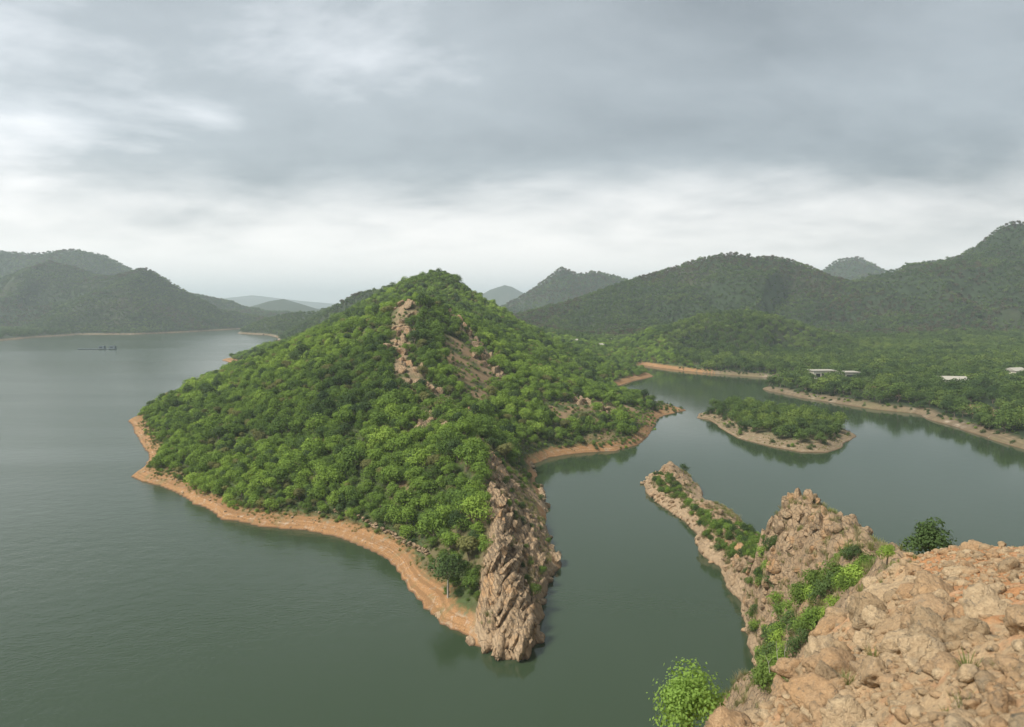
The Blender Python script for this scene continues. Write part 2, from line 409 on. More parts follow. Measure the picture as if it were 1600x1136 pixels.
# ------------------------------------------------------------------ shorelines and hill lines (metres; eye 45 m above the lake)
g_ = lambda *uv: [G(*q) for q in uv]
shore_far = g_((0,533),(60,527),(130,523),(210,523),(300,519),(384,514)) + g_((376,521),(420,524)) + [(-325,960),(-262,800),(-236,650)]
shore_left = g_((346,563),(372,571),(365,579),(330,594),(290,611),(245,634),(197,658),(208,676),(218,692),(232,712),(226,730),(203,744),(222,754),(260,764),(300,786),(345,811),
                (400,822),(480,828),(540,841),(590,863),(620,886),(638,920),(655,952),(690,980),(730,991))
shore_tip = g_((741,1008),(770,1020),(800,1032),(824,1030),(846,1004),(834,985),(850,962),(846,944),(858,928),(860,912),(874,880),(862,862),(856,835),(848,818),(855,795),(846,770),(838,748),(832,726))
shore_right = g_((860,715),(905,708),(960,705),(1000,695),(1018,674),(1030,652),(1072,641),(1045,634),(1012,628),(975,613),(963,604),(985,597),(1023,588),(1014,583),(1000,578),
                 (1004,571),(1040,576),(1100,583),(1150,587),(1228,592),(1224,599),(1190,608),(1250,621),(1300,629),(1360,639),(1430,646),(1455,657),(1500,670),(1560,690),(1604,704))
POLY = ([(-9000,700),(-3000,760)] + wiggle(shore_far, 40, 5, 1) + wiggle(shore_left, 5, 0.9, 2) + wiggle(shore_tip, 2.5, 0.5, 3) + wiggle(shore_right, 6, 0.9, 4)
        + [(330,160),(900,60),(3000,-200),(9000,-200),(9000,14000),(-9000,14000)])
ISL = wiggle(g_((1088,653),(1106,656),(1119,663),(1135,675),(1153,685),(1202,698),(1255,707),(1295,707),(1314,700),(1318,693),(1341,682),(1318,668),(1290,660),(1230,651),(1160,643),(1110,643),(1092,647),(1088,653)), 4, 0.6, 5)[:-1]
spit_left = g_((1016,748),(1006,757),(1007,770),(1027,786),(1056,806),(1073,816),(1087,834),(1094,865),(1107,876),(1121,885),(1140,921),(1158,941),(1163,965),(1169,989),(1177,1021),(1183,1041),(1172,1062),(1140,1110))
spit_back = [(16,62),(7,48),(-6,34),(-30,10),(-90,-30),(-300,-90),(-300,-300),(500,-300),(420,-60),(210,10),(120,48),(80,72),(54,98)] + [(50,112), (45,128), G(1118,792), G(1100,778), G(1088,758), G(1070,740), G(1040,736)]
NEAR = wiggle(spit_left, 2.5, 0.5, 6) + spit_back

RIDGES = [   # (u, v, distance) along each crest, half-width of the hill in metres
    ([(195,430,1320),(232,420,1280),(265,437,1290),(300,462,1310),(345,487,1340),(392,503,1420)], 240),
    ([(-120,440,1300),(0,440,1330),(50,415,1350),(78,410,1350),(112,418,1360),(150,432,1370)], 270),
    ([(-150,400,1780),(0,392,1760),(30,398,1760),(85,396,1760),(112,390,1750),(150,396,1740),(190,420,1720),(230,450,1700)], 380),
    ([(370,492,2700),(405,480,2650),(440,466,2600),(465,473,2600),(500,484,2650)], 300),
    ([(250,482,6000),(330,468,6200),(395,461,6200),(470,470,6400),(540,476,6400)], 700),
    ([(396,509,1250),(427,501,1150),(487,479,1000),(520,467,900),(555,454,820),(580,451,780),(612,442,700),(645,437,620)], 130),
    ([(735,470,3900),(765,452,3900),(793,443,3900),(815,456,3900),(850,470,3900)], 380),
    ([(770,488,1700),(830,455,1700),(866,424,1700),(885,413,1700),(905,430,1700),(932,425,1720),(975,436,1750),(1030,452,1800)], 300),
    ([(815,498,880),(900,472,930),(980,443,970),(1050,421,1000),(1108,403,1000),(1140,399,1000),(1180,403,1000),(1226,405,1000),(1262,419,980),(1300,440,950),(1350,466,900),(1410,488,850),(1450,505,800)], 300),
    ([(990,545,560),(1060,512,590),(1110,496,610),(1160,491,620),(1212,498,620),(1262,521,600),(1320,551,560)], 120),
    ([(1275,440,1900),(1300,413,1900),(1325,399,1900),(1346,403,1900),(1376,427,1900),(1402,431,1900),(1440,437,1900),(1480,441,1900)], 380),
    ([(1420,462,1200),(1466,441,1130),(1500,424,1080),(1545,399,1020),(1562,375,980),(1588,366,960),(1622,372,940),(1720,360,900),(1900,350,850)], 330),
    ([(1548,398,985),(1560,372,972),(1575,366,965),(1592,363,958),(1612,372,950)], 110),
]
RIDGES = [([P(*q) for q in pts], w) for pts, w in RIDGES]

# the wooded hill of the peninsula: control heights (u, v, distance, wooded?)
T = -2.4
pen = [(800,1004,89.5,0),(795,962,92.5,0),(788,905,98,0),(787,850,105,0),(784,836,107,0),(778,800,115,0),(776,760,124,0),(775,715,136,0),(766,682,150,0),(720,655,170,T),(690,630,185,T),(665,570,220,T),
       (650,520,250,T),(636,468,275,-0.5),(660,468,285,T),(690,480,300,T),(706,500,290,0),(745,546,270,0),(790,615,235,T),(830,690,200,T),
       (640,436,480,T),(690,424,470,T),(705,430,470,T),(722,448,475,T),(760,476,490,T),(800,504,510,T),(850,535,530,T),(900,562,490,T),(655,482,340,T),(560,522,400,T),(480,528,450,T),(690,490,370,T),(547,510,305,T),(487,525,318,T),(428,548,345,T),(600,484,285,T),
       (600,560,225,T),(560,640,185,T),(600,750,145,T),(480,600,230,T),(480,700,180,T),(400,600,250,T),(400,700,190,T),(300,640,255,T),(350,594,300,T),
       (400,563,400,T),(850,600,260,T),(930,626,250,T),(975,642,248,T),(800,560,320,T),(900,600,330,T),(740,500,340,T),
       (815,760,130,0),(822,850,112,0),(838,925,101,0),(715,905,104,T),(690,800,128,T),(750,860,109,-1.2),(740,940,97,-0.5),(742,780,123,-1.2),(640,650,185,T),(575,535,270,T),(755,740,130,-1.0),(750,702,143,-1.2),(757,820,113,-1.2)]
cp = [P(u, v, d, z) for u, v, d, z in pen] + [(a, b, c-2.4) for a, b, c in RIDGES[5][0][3:]] + [(0,600,22),(40,600,12),(95,600,7),(100,760,9),(30,760,14),(-40,820,20),(100,900,12),(0,930,16),(-20,680,26),(-170,640,9),(-195,540,8),(-120,610,20),(-200,760,9),(-120,760,24)]
for q in shore_far[-4:] + shore_left + shore_tip + shore_right[:12]: cp.append((q[0], q[1], 0.2))
pl = np.array([q for q in densify(shore_left + shore_tip + shore_right[:12], 8)])
# offset lake-bed points keep the shore falling away
tn = np.roll(pl, -1, 0) - np.roll(pl, 1, 0); tn /= np.maximum(np.hypot(tn[:, 0], tn[:, 1]), 1e-6)[:, None]
bedp = pl + np.stack([-tn[:, 1], tn[:, 0]], 1) * 7.0
bs = signed(bedp[:, 0], bedp[:, 1], POLY)
bed2 = pl - np.stack([-tn[:, 1], tn[:, 0]], 1) * 7.0; bs2 = signed(bed2[:, 0], bed2[:, 1], POLY)
for a, b in list(zip(bedp, bs)) + list(zip(bed2, bs2)):
    if b < -5: cp.append((a[0], a[1], -3.0))
penR = RBF(cp)

# the rocky promontory under the viewpoint
near = [(1047,719,176),(1030,738,174),(1062,738,166),(1075,754,158),(1095,772,146),(1120,786,134),(1150,806,124),(1168,832,115),(1180,836,108),(1192,815,99),(1208,792,94),(1226,770,91),(1250,767,89),(1280,786,84),(1215,830,92),(1245,825,87),(1290,825,80),
        (1310,812,74),(1345,832,58),(1390,842,46),(1430,850,34),(1475,852,27),(1530,856,22),(1600,868,17),(1700,905,12),
        (1060,780,150),(1100,820,126),(1150,860,112),(1130,868,113),(1180,900,98),(1200,860,98),(1250,820,88),(1220,940,86),(1215,1010,80),(1250,960,76),(1290,920,68),(1260,880,78),(1310,860,66),(1345,880,52),(1380,880,42),(1235,1050,70),
        (1600,1136,5.2),(1600,1000,9.0),(1500,1000,10.5),(1500,900,16.5),(1400,1000,13),(1420,910,19),(1500,1136,6.8),(1400,1136,8.2),(1300,1136,9.6),(1300,1040,12.5),(1350,930,19.5),(1380,885,27),
        (1215,1100,12.0),(1240,1050,13.8),(1290,980,17.2),(1165,1128,11.8)]
cpn = [P(*q) for q in near]
cpn = [(a, b, c - (1.5 if 100 < b < 160 else 0.6 if 60 < b < 100 else 0)) for a, b, c in cpn]
cpn += [(0,-2,43.4),(3,1,43.2),(-4,-1,41),(6,-4,44),(20,0,43),(40,0,36),(40,15,26),(60,30,14),(75,55,5),(55,66,9),(28,30,27.5),(50,88,7),(22,12,35.5),(30,42,23),(40,55,15),(23,33,30.5),(34,24,27),(45,78,11),
        (0.5,8,36.5),(-3,6,35),(-6,14,24),(1.2,14,30.5),(4.2,19,25.5),(8.0,27,21),(14,36,18.5),(20,46,18.5),(24,55,19),(15,55,6),(8,40,10),(22,66,9),(2,30,13)]
for q in densify(spit_left, 4): cpn.append((q[0], q[1], 0.2)); cpn.append((q[0]-5, q[1]+0.5, -4))
for q in spit_back[:5] + spit_back[-9:]: cpn.append((q[0], q[1], -0.3))
nearR = RBF(cpn)

spine = [P(*q) for q in [(800,1010,89),(792,930,95),(786,838,107),(777,770,121),(775,715,136),(764,680,150),(742,664,160)]]
rib1 = [P(*q) for q in [(636,466,277),(632,500,262),(622,540,243),(645,590,212)]]
rib2 = [P(*q) for q in [(700,492,292),(728,520,280),(748,555,266),(775,590,250)]]
rib3 = [P(*q) for q in [(668,650,182),(672,690,165)]]
rib4 = [P(*q) for q in [(915,628,252),(945,660,238)]]
rib5 = [P(*q) for q in [(655,600,208),(690,600,205),(740,640,185)]]
def rockmask(x, y):
    n = fbm(x*0.16, y*0.16, None, 4, 31)
    d0, i, t = seg_dist(x, y, spine); wd = np.array([9.5, 9.5, 8, 7, 6, 5, 2])[i]
    side = x - np.interp(y, [q[1] for q in spine], [q[0] for q in spine])
    wl = np.interp(y, [86, 92, 100, 110, 125, 150, 162], [6.5, 5.2, 3.6, 2.0, 1.6, 1.6, 1.0]); wd = np.where(side < 0, wl, wd)
    r = sstep(1.0, 0.6, d0/(wd*(1+0.3*n)))
    r = np.maximum(r, sstep(0.2, 1.2, side)*sstep(165, 140, y)*sstep(17, 12, side)*sstep(-0.45, 0.0, n))
    for rb, w in ((rib1, 5), (rib2, 5.5), (rib3, 4.5), (rib4, 4), (rib5, 4.5)):
        d, _, _ = seg_dist(x, y, rb); r = np.maximum(r, 0.9*sstep(1.0, 0.5, d/(w*(1+0.9*n)))*sstep(-0.45, 0.02, fbm(x*0.33, y*0.33, None, 3, 33)))
    return np.clip(r, 0, 1)
def strata(x, y):
    q = x*0.95 - y*0.16 + 1.3*fbm(x*0.14, y*0.10, None, 3, 41)
    saw = (q - np.floor(q)); saw = np.where(saw < 0.78, saw/0.78, (1-saw)/0.22)
    q2 = x*2.3 - y*0.3 + 1.6*fbm(x*0.3, y*0.2, None, 3, 43)
    s2 = np.abs((q2 - np.floor(q2))*2-1)
    return saw*0.9 + s2*0.35 + 0.8*fbm(x*0.45, y*0.3, None, 4, 44)

def H(x, y, fine=True):
    x = np.asarray(x, float); y = np.asarray(y, float)
    ds = signed(x, y, POLY)
    dp = np.maximum(ds, 0); hs = [0.3 + 3.2*(1-np.exp(-dp/6.0)) + np.clip(0.02*dp, 0, 11)]
    big = fbm(x*0.006, y*0.006, None, 5, 3); rid = 1-np.abs(fbm(x*0.011, y*0.011, None, 4, 8))*2
    for pts, w in RIDGES:
        d, i, t = seg_dist(x, y, pts); za = np.array([p[2] for p in pts])
        z = za[i]*(1-t) + za[np.minimum(i+1, len(za)-1)]*t
        r = d/(w*(1+0.28*big)); r = np.sqrt(r*r + 0.0025) - 0.05
        prof = np.clip(1-r, 0, None); prof = prof*0.78 + 0.22*prof*prof
        z = z*prof + (rid-0.55)*z*0.22*np.clip(r*3.0, 0, 1)*np.clip(prof*2.5, 0, 1)
        hs.append(np.maximum(z, 0))
    h = sum(q**7 for q in hs)**(1/7)
    lim = 0.5 + 0.42*np.maximum(ds, 0) + 0.001*np.maximum(ds, 0)**2
    h = np.minimum(h, lim)
    m = (y < 960) & (x < 140) & (x > -420)
    if m.any():
        xm, ym = x[m], y[m]
        hp = penR(xm, ym); dm = ds[m]
        hp = hp + np.clip(dm*0.10, 0, 1)*(1.3*fbm(xm*0.05, ym*0.05, None, 4, 21) + 0.35*fbm(xm*0.3, ym*0.3, None, 3, 22))
        hp = np.where(dm > 0, np.maximum(np.minimum(hp + 0.9*(1-np.exp(-np.maximum(dm, 0)/3.0)), 0.35+0.9*dm), 0.10+0.25*np.minimum(dm, 7)), hp)
        w = sstep(940, 760, ym) * sstep(125, 75, xm) * sstep(-400, -330, xm)
        h[m] = h[m]*(1-w) + hp*w
    h = np.where(ds > 0, np.maximum(h, 0.05), np.maximum(-0.45 + 0.5*ds, -6.0))
    return h
def Hisl(x, y):
    d = signed(x, y, ISL)
    return np.where(d > 0, 2.7*(1-np.exp(-np.maximum(d, 0)/6.5)) + 0.25*fbm(x*0.3, y*0.3, None, 3, 52)*np.clip(d*0.3, 0, 1) + 0.08, np.maximum(0.7*d - 0.2, -5))
def Hnear(x, y):
    d = signed(x, y, NEAR); h = nearR(x, y)
    far = sstep(24, 40, y)
    h = h + far*np.clip(d*0.3, 0, 1)*(0.9*fbm(x*0.13, y*0.11, None, 3, 61) + 1.3*np.abs(fbm(x*0.35, y*0.25, None, 3, 62)) + 0.5*fbm(x*0.8, y*0.8, None, 3, 63) - 0.55)
    return np.where(d > 0, np.maximum(h, 0.08 + 0.3*np.minimum(d, 1.2)), np.maximum(np.minimum(h, -0.2 + 1.1*d), -6))

def grid(x0, x1, y0, y1, s):
    xs = np.arange(x0, x1+s*0.5, s); ys = np.arange(y0, y1+s*0.5, s)
    X, Y = np.meshgrid(xs, ys); return X, Y
def grid_mesh(name, X, Y, Z, mat, keep=None, attrs=None):
    ny, nx = X.shape; idx = np.arange(ny*nx).reshape(ny, nx)
    F = np.stack([idx[:-1, :-1], idx[:-1, 1:], idx[1:, 1:], idx[1:, :-1]], -1).reshape(-1, 4)
    if keep is not None: F = F[keep[:-1, :-1].ravel() & keep[1:, 1:].ravel()]
    used = np.unique(F); re = np.full(ny*nx, -1); re[used] = np.arange(len(used))
    V = np.stack([X.ravel(), Y.ravel(), Z.ravel()], -1)[used]
    me = mesh_np(name, V, re[F], mat)
    for k, a in (attrs or {}).items(): fattr(me, k, a.ravel()[used])
    return link(name, me)

# ------------------------------------------------------------------ ground and water
def sheet(name, x0, x1, y0, y1, z, mat):
    me = mesh_np(name, [(x0, y0, z), (x1, y0, z), (x1, y1, z), (x0, y1, z)], [(0, 1, 2, 3)], mat, False)
    return tag(link(name, me), kind='structure')
sheet('ground', -14000, 14000, -2000, 18000, -6.5, M['far_soil'])
sheet('lake_water', -6000, 2500, -1500, 1450, 0.0, M['water'])

X, Y = grid(-272, 132, 82, 642, 1.6); Zp = H(X, Y); rkp = rockmask(X, Y)
brn = 0.75*sstep(0.08, 0.26, fbm(X*0.055, Y*0.055, None, 3, 83))*sstep(-40, -20, X)*sstep(320, 290, Y)*sstep(1.5, 3.5, Zp)*sstep(-0.35, 0.2, fbm(X*0.3, Y*0.3, None, 3, 84))
pen_obj = tag(grid_mesh('peninsula_hill', X, Y, Zp, M['hill_soil'], Zp > -3.2, {'rock': rkp, 'bare': brn}), kind='structure')
# rock ridge of the point, cut finer
X, Y = grid(-20, 22, 82, 168, 0.33); hz = H(X, Y); rk = rockmask(X, Y)
dsp = signed(X, Y, POLY)
Zr = hz + rk*np.clip(dsp*0.8, 0, 1)*(strata(X, Y)*1.15 - 0.35)*np.interp(Y, [108, 150], [1.0, 0.5]) - 0.35*(1-rk) + rk*sstep(0.1, 0.9, dsp)*0.8
RX, RY, RZ = X, Y, Zr
ridge_obj = tag(grid_mesh('rock_ridge', X, Y, Zr, M['ridge_rock'], (Zr > -2.5) & ((rk > 0.02) | (dsp < 1.0))), kind='structure')

X, Y = grid(-900, 1000, 200, 1452, 7.0); Zm = H(X, Y)
keep = (Zm > -4) & ~((X > -262) & (X < 122) & (Y < 632))
BX, BY, BZ = X, Y, Zm
BARE = [(G(1520,636,4), 7), (G(1552,645,4), 7), (G(1590,658,3), 6), (G(1350,606,3.5), 6), (G(1390,622,2.5), 4)]
def bare(x, y):
    n = fbm(x*0.12, y*0.12, None, 3, 77); r = np.zeros(np.shape(x))
    for (a, b), w in BARE: r = np.maximum(r, sstep(1.15, 0.75, np.hypot(x-a, (y-b)*0.8)/(w*(1+0.4*n))))
    return r
X2, Y2 = grid(120, 330, 200, 460, 1.75); Z2 = H(X2, Y2) + 0.35*fbm(X2*0.15, Y2*0.15, None, 3, 78)*np.clip(signed(X2, Y2, POLY)*0.2, 0, 1)
tag(grid_mesh('bank_ground', X2, Y2, Z2, M['far_soil'], Z2 > -3.5, {'bare': bare(X2, Y2)}), kind='structure')
keep &= ~((X > 124) & (X < 322) & (Y < 452))
tag(grid_mesh('mainland_hills', X, Y, Zm, M['far_soil'], keep), kind='structure')
X, Y = grid(-5000, 5000, 200, 8000, 40.0); Zf = H(X, Y); FX, FY, FZ = X, Y, Zf
keep = (Zf > -4) & ~((X > -860) & (X < 960) & (Y > 240) & (Y < 1412)) & ~((Y < 700) & (np.abs(X) < 900))
tag(grid_mesh('far_hills', X, Y, Zf - 0.8, M['far_soil'], keep), kind='structure')

X, Y = grid(60, 150, 165, 330, 0.8); Zi = Hisl(X, Y)
tag(grid_mesh('island_ground', X, Y, Zi, M['shore_soil'], Zi > -3), kind='structure')

X, Y = grid(-8, 92, 26, 184, 0.5); Zn = Hnear(X, Y)
NX, NY, NZ = X, Y, Zn
spit_obj = tag(grid_mesh('rock_spit', X, Y, Zn, M['spit_rock'], (Zn > -3) & (Y > 30)), kind='structure')
# foreground slope, finer: lumpy weathered bedrock between the boulders
X, Y = grid(-7, 24, 0.4, 32, 0.11)
Zs = Hnear(X, Y)
amp = np.clip((np.hypot(X, Y)-2)/8, 0.15, 1)
flat = sstep(-0.05, 0.35, 0.8*fbm(X*0.22, Y*0.22, None, 2, 71) + 0.95*sstep(0.50, 0.66, X/np.maximum(Y, 1))*sstep(9.5, 12.5, Y) - 0.4)
lump = np.abs(fbm(X*0.9, Y*0.9, None, 4, 72))*1.1 + 0.5*fbm(X*2.6, Y*2.6, None, 3, 73)
Zs = Zs + (1-0.8*flat)*amp*0.26*lump - 0.20
SX, SY, SZ = X, Y, Zs
def near_ground_mat():
    m, t, o = newmat('near_ground'); c, h = rock_nodes(t, 3.2, 0.9, False, False, 0.35)
    g = nd(t, 'ShaderNodeNewGeometry').outputs['Position']
    at = nd(t, 'ShaderNodeAttribute', attribute_name='flat')
    f = noise(t, g, 14, 6, 0.7); b = noise(t, g, 2.2, 5, 0.6)
    gr = mixc(t, mrange(t, f, 0.3, 0.7), (0.27, 0.13, 0.055), (0.48, 0.25, 0.115))
    gr = mixc(t, mrange(t, b, 0.5, 0.75, 0, 0.6), gr, (0.54, 0.37, 0.235))
    c = mixc(t, mrange(t, mth(t, 'ADD', at.outputs['Fac'], mth(t, 'MULTIPLY', b, 0.9)), 0.42, 0.62), c, gr)
    principled(t, o, c, 0.95, bump(t, mth(t, 'ADD', h, mth(t, 'MULTIPLY', f, 0.6)), 0.06, 0.9), 0.15); return m
M['near_ground'] = near_ground_mat()
slope_obj = tag(grid_mesh('rock_slope', SX, SY, SZ, M['near_ground'], None, {'flat': flat}), kind='structure')

def sampler(X, Y, Z):
    x0, y0 = X[0, 0], Y[0, 0]; s = X[0, 1]-X[0, 0]; ny, nx = X.shape
    def f(x, y):
        fx = np.clip((np.asarray(x, float)-x0)/s, 0, nx-1.001); fy = np.clip((np.asarray(y, float)-y0)/s, 0, ny-1.001)
        i = fx.astype(int); j = fy.astype(int); a = fx-i; b = fy-j
        return Z[j, i]*(1-a)*(1-b) + Z[j, i+1]*a*(1-b) + Z[j+1, i]*(1-a)*b + Z[j+1, i+1]*a*b
    return f
PX_, PY_ = grid(-272, 132, 82, 642, 1.6)
h_pen = sampler(PX_, PY_, Zp); h_rk = sampler(PX_, PY_, rkp); h_ridge = sampler(RX, RY, RZ); h_main = sampler(BX, BY, BZ); h_far = sampler(FX, FY, FZ)
IX_, IY_ = grid(60, 150, 165, 330, 0.8); h_isl = sampler(IX_, IY_, Zi); h_spit = sampler(NX, NY, NZ); h_slope = sampler(SX, SY, SZ)
def project(x, y, z):
    x = np.asarray(x, float); dz = np.asarray(z, float)-EYE
    f = y*CP - dz*SP; up = y*SP + dz*CP
    return CU + FPX*x/f, CV - FPX*up/f, f
def h_all(x, y):
    h = np.where((x > -270) & (x < 130) & (y < 640) & (y > 84), h_pen(x, y), np.where((np.abs(x) < 895) & (y < 1445), h_main(x, y), h_far(x, y)))
    return np.where((x > -6) & (x < 90) & (y > 28) & (y < 182), np.maximum(h, h_spit(x, y)), h)
def visible(x, y, z, slack=0.0, steps=70):
    v = np.ones(x.shape, bool)
    for k in np.linspace(0.04, 0.985, steps):
        zz = EYE + (z+slack-EYE)*k
        v &= h_all(x*k, y*k) < zz
    return v

# ------------------------------------------------------------------ vegetation builders
def lobes_for(rg, n, w, h, base):
    """lobe centres and radii that make an uneven dome"""
    o = []
    for k in range(n):
        a = rg.uniform(0, 2*math.pi); r = math.sqrt(rg.uniform(0, 1))*w*0.34
        z = base + (h-base)*(0.40 + 0.34*(1-(r/(w*0.34))**2) + rg.uniform(-0.16, 0.12))
        o.append((r*math.cos(a), r*math.sin(a), z, w*rg.uniform(0.15, 0.30)))
    return np.array(o)
def leaves(rg, lobes, n, size, flat=0.85, fill=0.84):
    """many small bent leaf faces spread through the lobes -> verts, quads, per-vertex random"""
    w = lobes[:, 3]**2; k = rg.choice(len(lobes), n, p=w/w.sum())
    d = rg.normal(size=(n, 3)); d[:, 2] += 0.45; d /= np.linalg.norm(d, axis=1)[:, None]
    r = lobes[k, 3]*np.where(rg.random(n) < 0.14, rg.uniform(1.05, 1.4, n), rg.uniform(fill, 1.06, n))
    c = lobes[k, :3] + d*r[:, None]*np.array([1, 1, flat])
    nn = d*1.1 + rg.normal(size=(n, 3))*0.38 + np.array([0, 0, 0.25]); nn /= np.linalg.norm(nn, axis=1)[:, None]
    a = np.cross(nn, rg.normal(size=(n, 3))); a /= np.maximum(np.linalg.norm(a, axis=1), 1e-6)[:, None]; b = np.cross(nn, a)
    s = size*rg.uniform(0.6, 1.25, n)[:, None]
    q = np.stack([c - a*s*0.62, c - b*s*0.36 - nn*s*0.12, c + a*s*0.62, c + b*s*0.36 - nn*s*0.12], 1)
    lr = np.repeat(np.clip(rg.normal(0.5, 0.2, n) + 0.25*(d[:, 2]-0.3)*0, 0, 1), 4)
    return q.reshape(-1, 3), np.arange(4*n).reshape(n, 4), lr
def limbs(rg, lobes, h0, rad, bend=0.12, sides=6):
    V, F = [], []
    def add(vf):
        b = len(V); V.extend(vf[0]); F.extend([tuple(i+b for i in f) for f in vf[1]])
    top = Vector((rg.normal()*bend, rg.normal()*bend, h0))
    add(tube([(0, 0, -0.4), (rg.normal()*0.03, rg.normal()*0.03, h0*0.5), top], [rad*1.25, rad, rad*0.8], sides))
    for q in lobes:
        e = Vector(q[:3]); mid = top.lerp(e, 0.5) + Vector((0, 0, -0.1))
        add(tube([top, mid, e], [rad*0.55, rad*0.38, rad*0.12], 5))
    return V, F
def tree_mesh(seed, h, w, base, nl, n, size, mat, bark='bark', flat=0.85, fill=0.84):
    rg = np.random.default_rng(seed); lo = lobes_for(rg, nl, w, h, base)
    v, f, lr = leaves(rg, lo, n, size, flat, fill); cm = mesh_np('crown', v, f, M[mat], False); fattr(cm, 'leaf', lr)
    tv, tf = limbs(rg, lo[:7], max(0.2, base + 0.12*h), 0.035*h*0.55 + 0.02)
    tm = mesh_np('trunk', [tuple(q) for q in tv], tf, M[bark])
    return tm, cm
def joined(tm, cm, name):
    nv = len(tm.vertices); a = np.empty(nv*3, np.float32); tm.vertices.foreach_get('co', a)
    b = np.empty(len(cm.vertices)*3, np.float32); cm.vertices.foreach_get('co', b)
    fa = np.empty(len(tm.loops), np.int32); tm.loops.foreach_get('vertex_index', fa); fb = np.empty(len(cm.loops), np.int32); cm.loops.foreach_get('vertex_index', fb)
    fa = fa.reshape(-1, 4); fb = fb.reshape(-1, 4) + nv
    me = mesh_np(name, np.concatenate([a, b]).reshape(-1, 3), np.concatenate([fa, fb]), cm.materials[0], False)
    me.materials.append(tm.materials[0])
    mi = np.zeros(len(fa)+len(fb), np.int32); mi[:len(fa)] = 1; me.polygons.foreach_set('material_index', mi)
    lr = np.empty(len(cm.vertices), np.float32); cm.attributes['leaf'].data.foreach_get('value', lr)
    fattr(me, 'leaf', np.concatenate([np.full(nv, 0.5), lr])); return me

TREES = [tree_mesh(100+k, 4.3*hs, 4.6*ws, 0.35, nl, 1150, 0.32, mt) for k, (hs, ws, nl, mt) in enumerate(
    [(1, 1, 13, 'leaf'), (0.9, 1.1, 14, 'leaf'), (1.1, 0.95, 12, 'leaf'), (0.85, 1.0, 11, 'leaf'), (1.0, 1.15, 15, 'leaf'), (1.15, 1.0, 12, 'leaf_dark'), (0.8, 0.85, 10, 'leaf_olive')])]
BUSHES = [tree_mesh(200+k, 1.6, 2.3, -0.25, 11, 800, 0.17, mt) for k, mt in enumerate(['leaf_bush', 'leaf_bush', 'leaf', 'leaf_dark'])]
FARTREES = [tree_mesh(300+k, 5.2, 5.6, 0.6, 7, 130, 0.85, mt, fill=0.6) for k, mt in enumerate(['leaf_far', 'leaf_far', 'leaf_far', 'leaf_brown'])]
MIDTREES = [tree_mesh(400+k, 4.6, 4.8, 0.7, 9, 330, 0.48, mt) for k, mt in enumerate(['leaf_mid', 'leaf_mid', 'leaf_mid', 'leaf_far', 'leaf_dark'])]
BANKTREES = [tree_mesh(450+k, 4.5, 4.7, 0.3, 13, 1100, 0.32, mt) for k, mt in enumerate(['leaf_mid', 'leaf_mid', 'leaf_mid', 'leaf_dark'])]

def proto_collection(name, meshes):
    c = bpy.data.collections.new(name)
    for i, me in enumerate(meshes):
        c.objects.link(bpy.data.objects.new('%s_%02d' % (name, i), me))
    return c
def stuff_on_points(name, label, cat, pts, scl, rz, idx, coll, mat=None):
    me = bpy.data.meshes.new(name); n = len(pts)
    me.vertices.add(n); me.vertices.foreach_set('co', np.asarray(pts, np.float32).ravel())
    fattr(me, 'scl', scl); fattr(me, 'rz', rz)
    a = me.attributes.new('idx', 'INT', 'POINT'); a.data.foreach_set('value', np.asarray(idx, np.int32))
    o = link(name, me); tag(o, label, cat, None, 'stuff')
    ng = bpy.data.node_groups.new(name, 'GeometryNodeTree')
    ng.interface.new_socket('Geometry', in_out='INPUT', socket_type='NodeSocketGeometry')
    ng.interface.new_socket('Geometry', in_out='OUTPUT', socket_type='NodeSocketGeometry')
    gi = ng.nodes.new('NodeGroupInput'); go = ng.nodes.new('NodeGroupOutput')
    ip = ng.nodes.new('GeometryNodeInstanceOnPoints'); ci = ng.nodes.new('GeometryNodeCollectionInfo')
    ci.inputs['Collection'].default_value = coll; ci.inputs['Separate Children'].default_value = True; ci.inputs['Reset Children'].default_value = True
    ip.inputs['Pick Instance'].default_value = True
    def at(nm, ty):
        q = ng.nodes.new('GeometryNodeInputNamedAttribute'); q.data_type = ty; q.inputs['Name'].default_value = nm; return q.outputs['Attribute']
    cx = ng.nodes.new('ShaderNodeCombineXYZ'); er = ng.nodes.new('FunctionNodeEulerToRotation')
    l = ng.links
    l.new(at('rz', 'FLOAT'), cx.inputs[2]); l.new(cx.outputs[0], er.inputs[0]); l.new(er.outputs[0], ip.inputs['Rotation'])
    l.new(at('scl', 'FLOAT'), ip.inputs['Scale']); l.new(at('idx', 'INT'), ip.inputs['Instance Index'])
    l.new(gi.outputs[0], ip.inputs['Points']); l.new(ci.outputs[0], ip.inputs['Instance']); l.new(ip.outputs[0], go.inputs[0])
    mo = o.modifiers.new('scatter', 'NODES'); mo.node_group = ng
    return o
def tree(name, tm, cm, loc, s, rz, label, cat='tree', group=None, stem='trunk', sz=None):
    r = empty(name, loc, rz, label, cat, group); r.scale = (s, s, sz or s)
    a = link(stem, tm, r); b = link('crown' if stem == 'trunk' else 'foliage', cm, r)
    return r

def jitter(x0, x1, y0, y1, s, seed):
    rg = np.random.default_rng(seed); X, Y = grid(x0, x1, y0, y1, s)
    return (X + rg.uniform(-0.45, 0.45, X.shape)*s).ravel(), (Y + rg.uniform(-0.45, 0.45, X.shape)*s).ravel()
def in_view(x, y, z, mu=90, mv=60):
    u, v, f = project(x, y, z)
    return (u > -mu) & (u < 1600+mu) & (v > 300) & (v < 1136+mv)

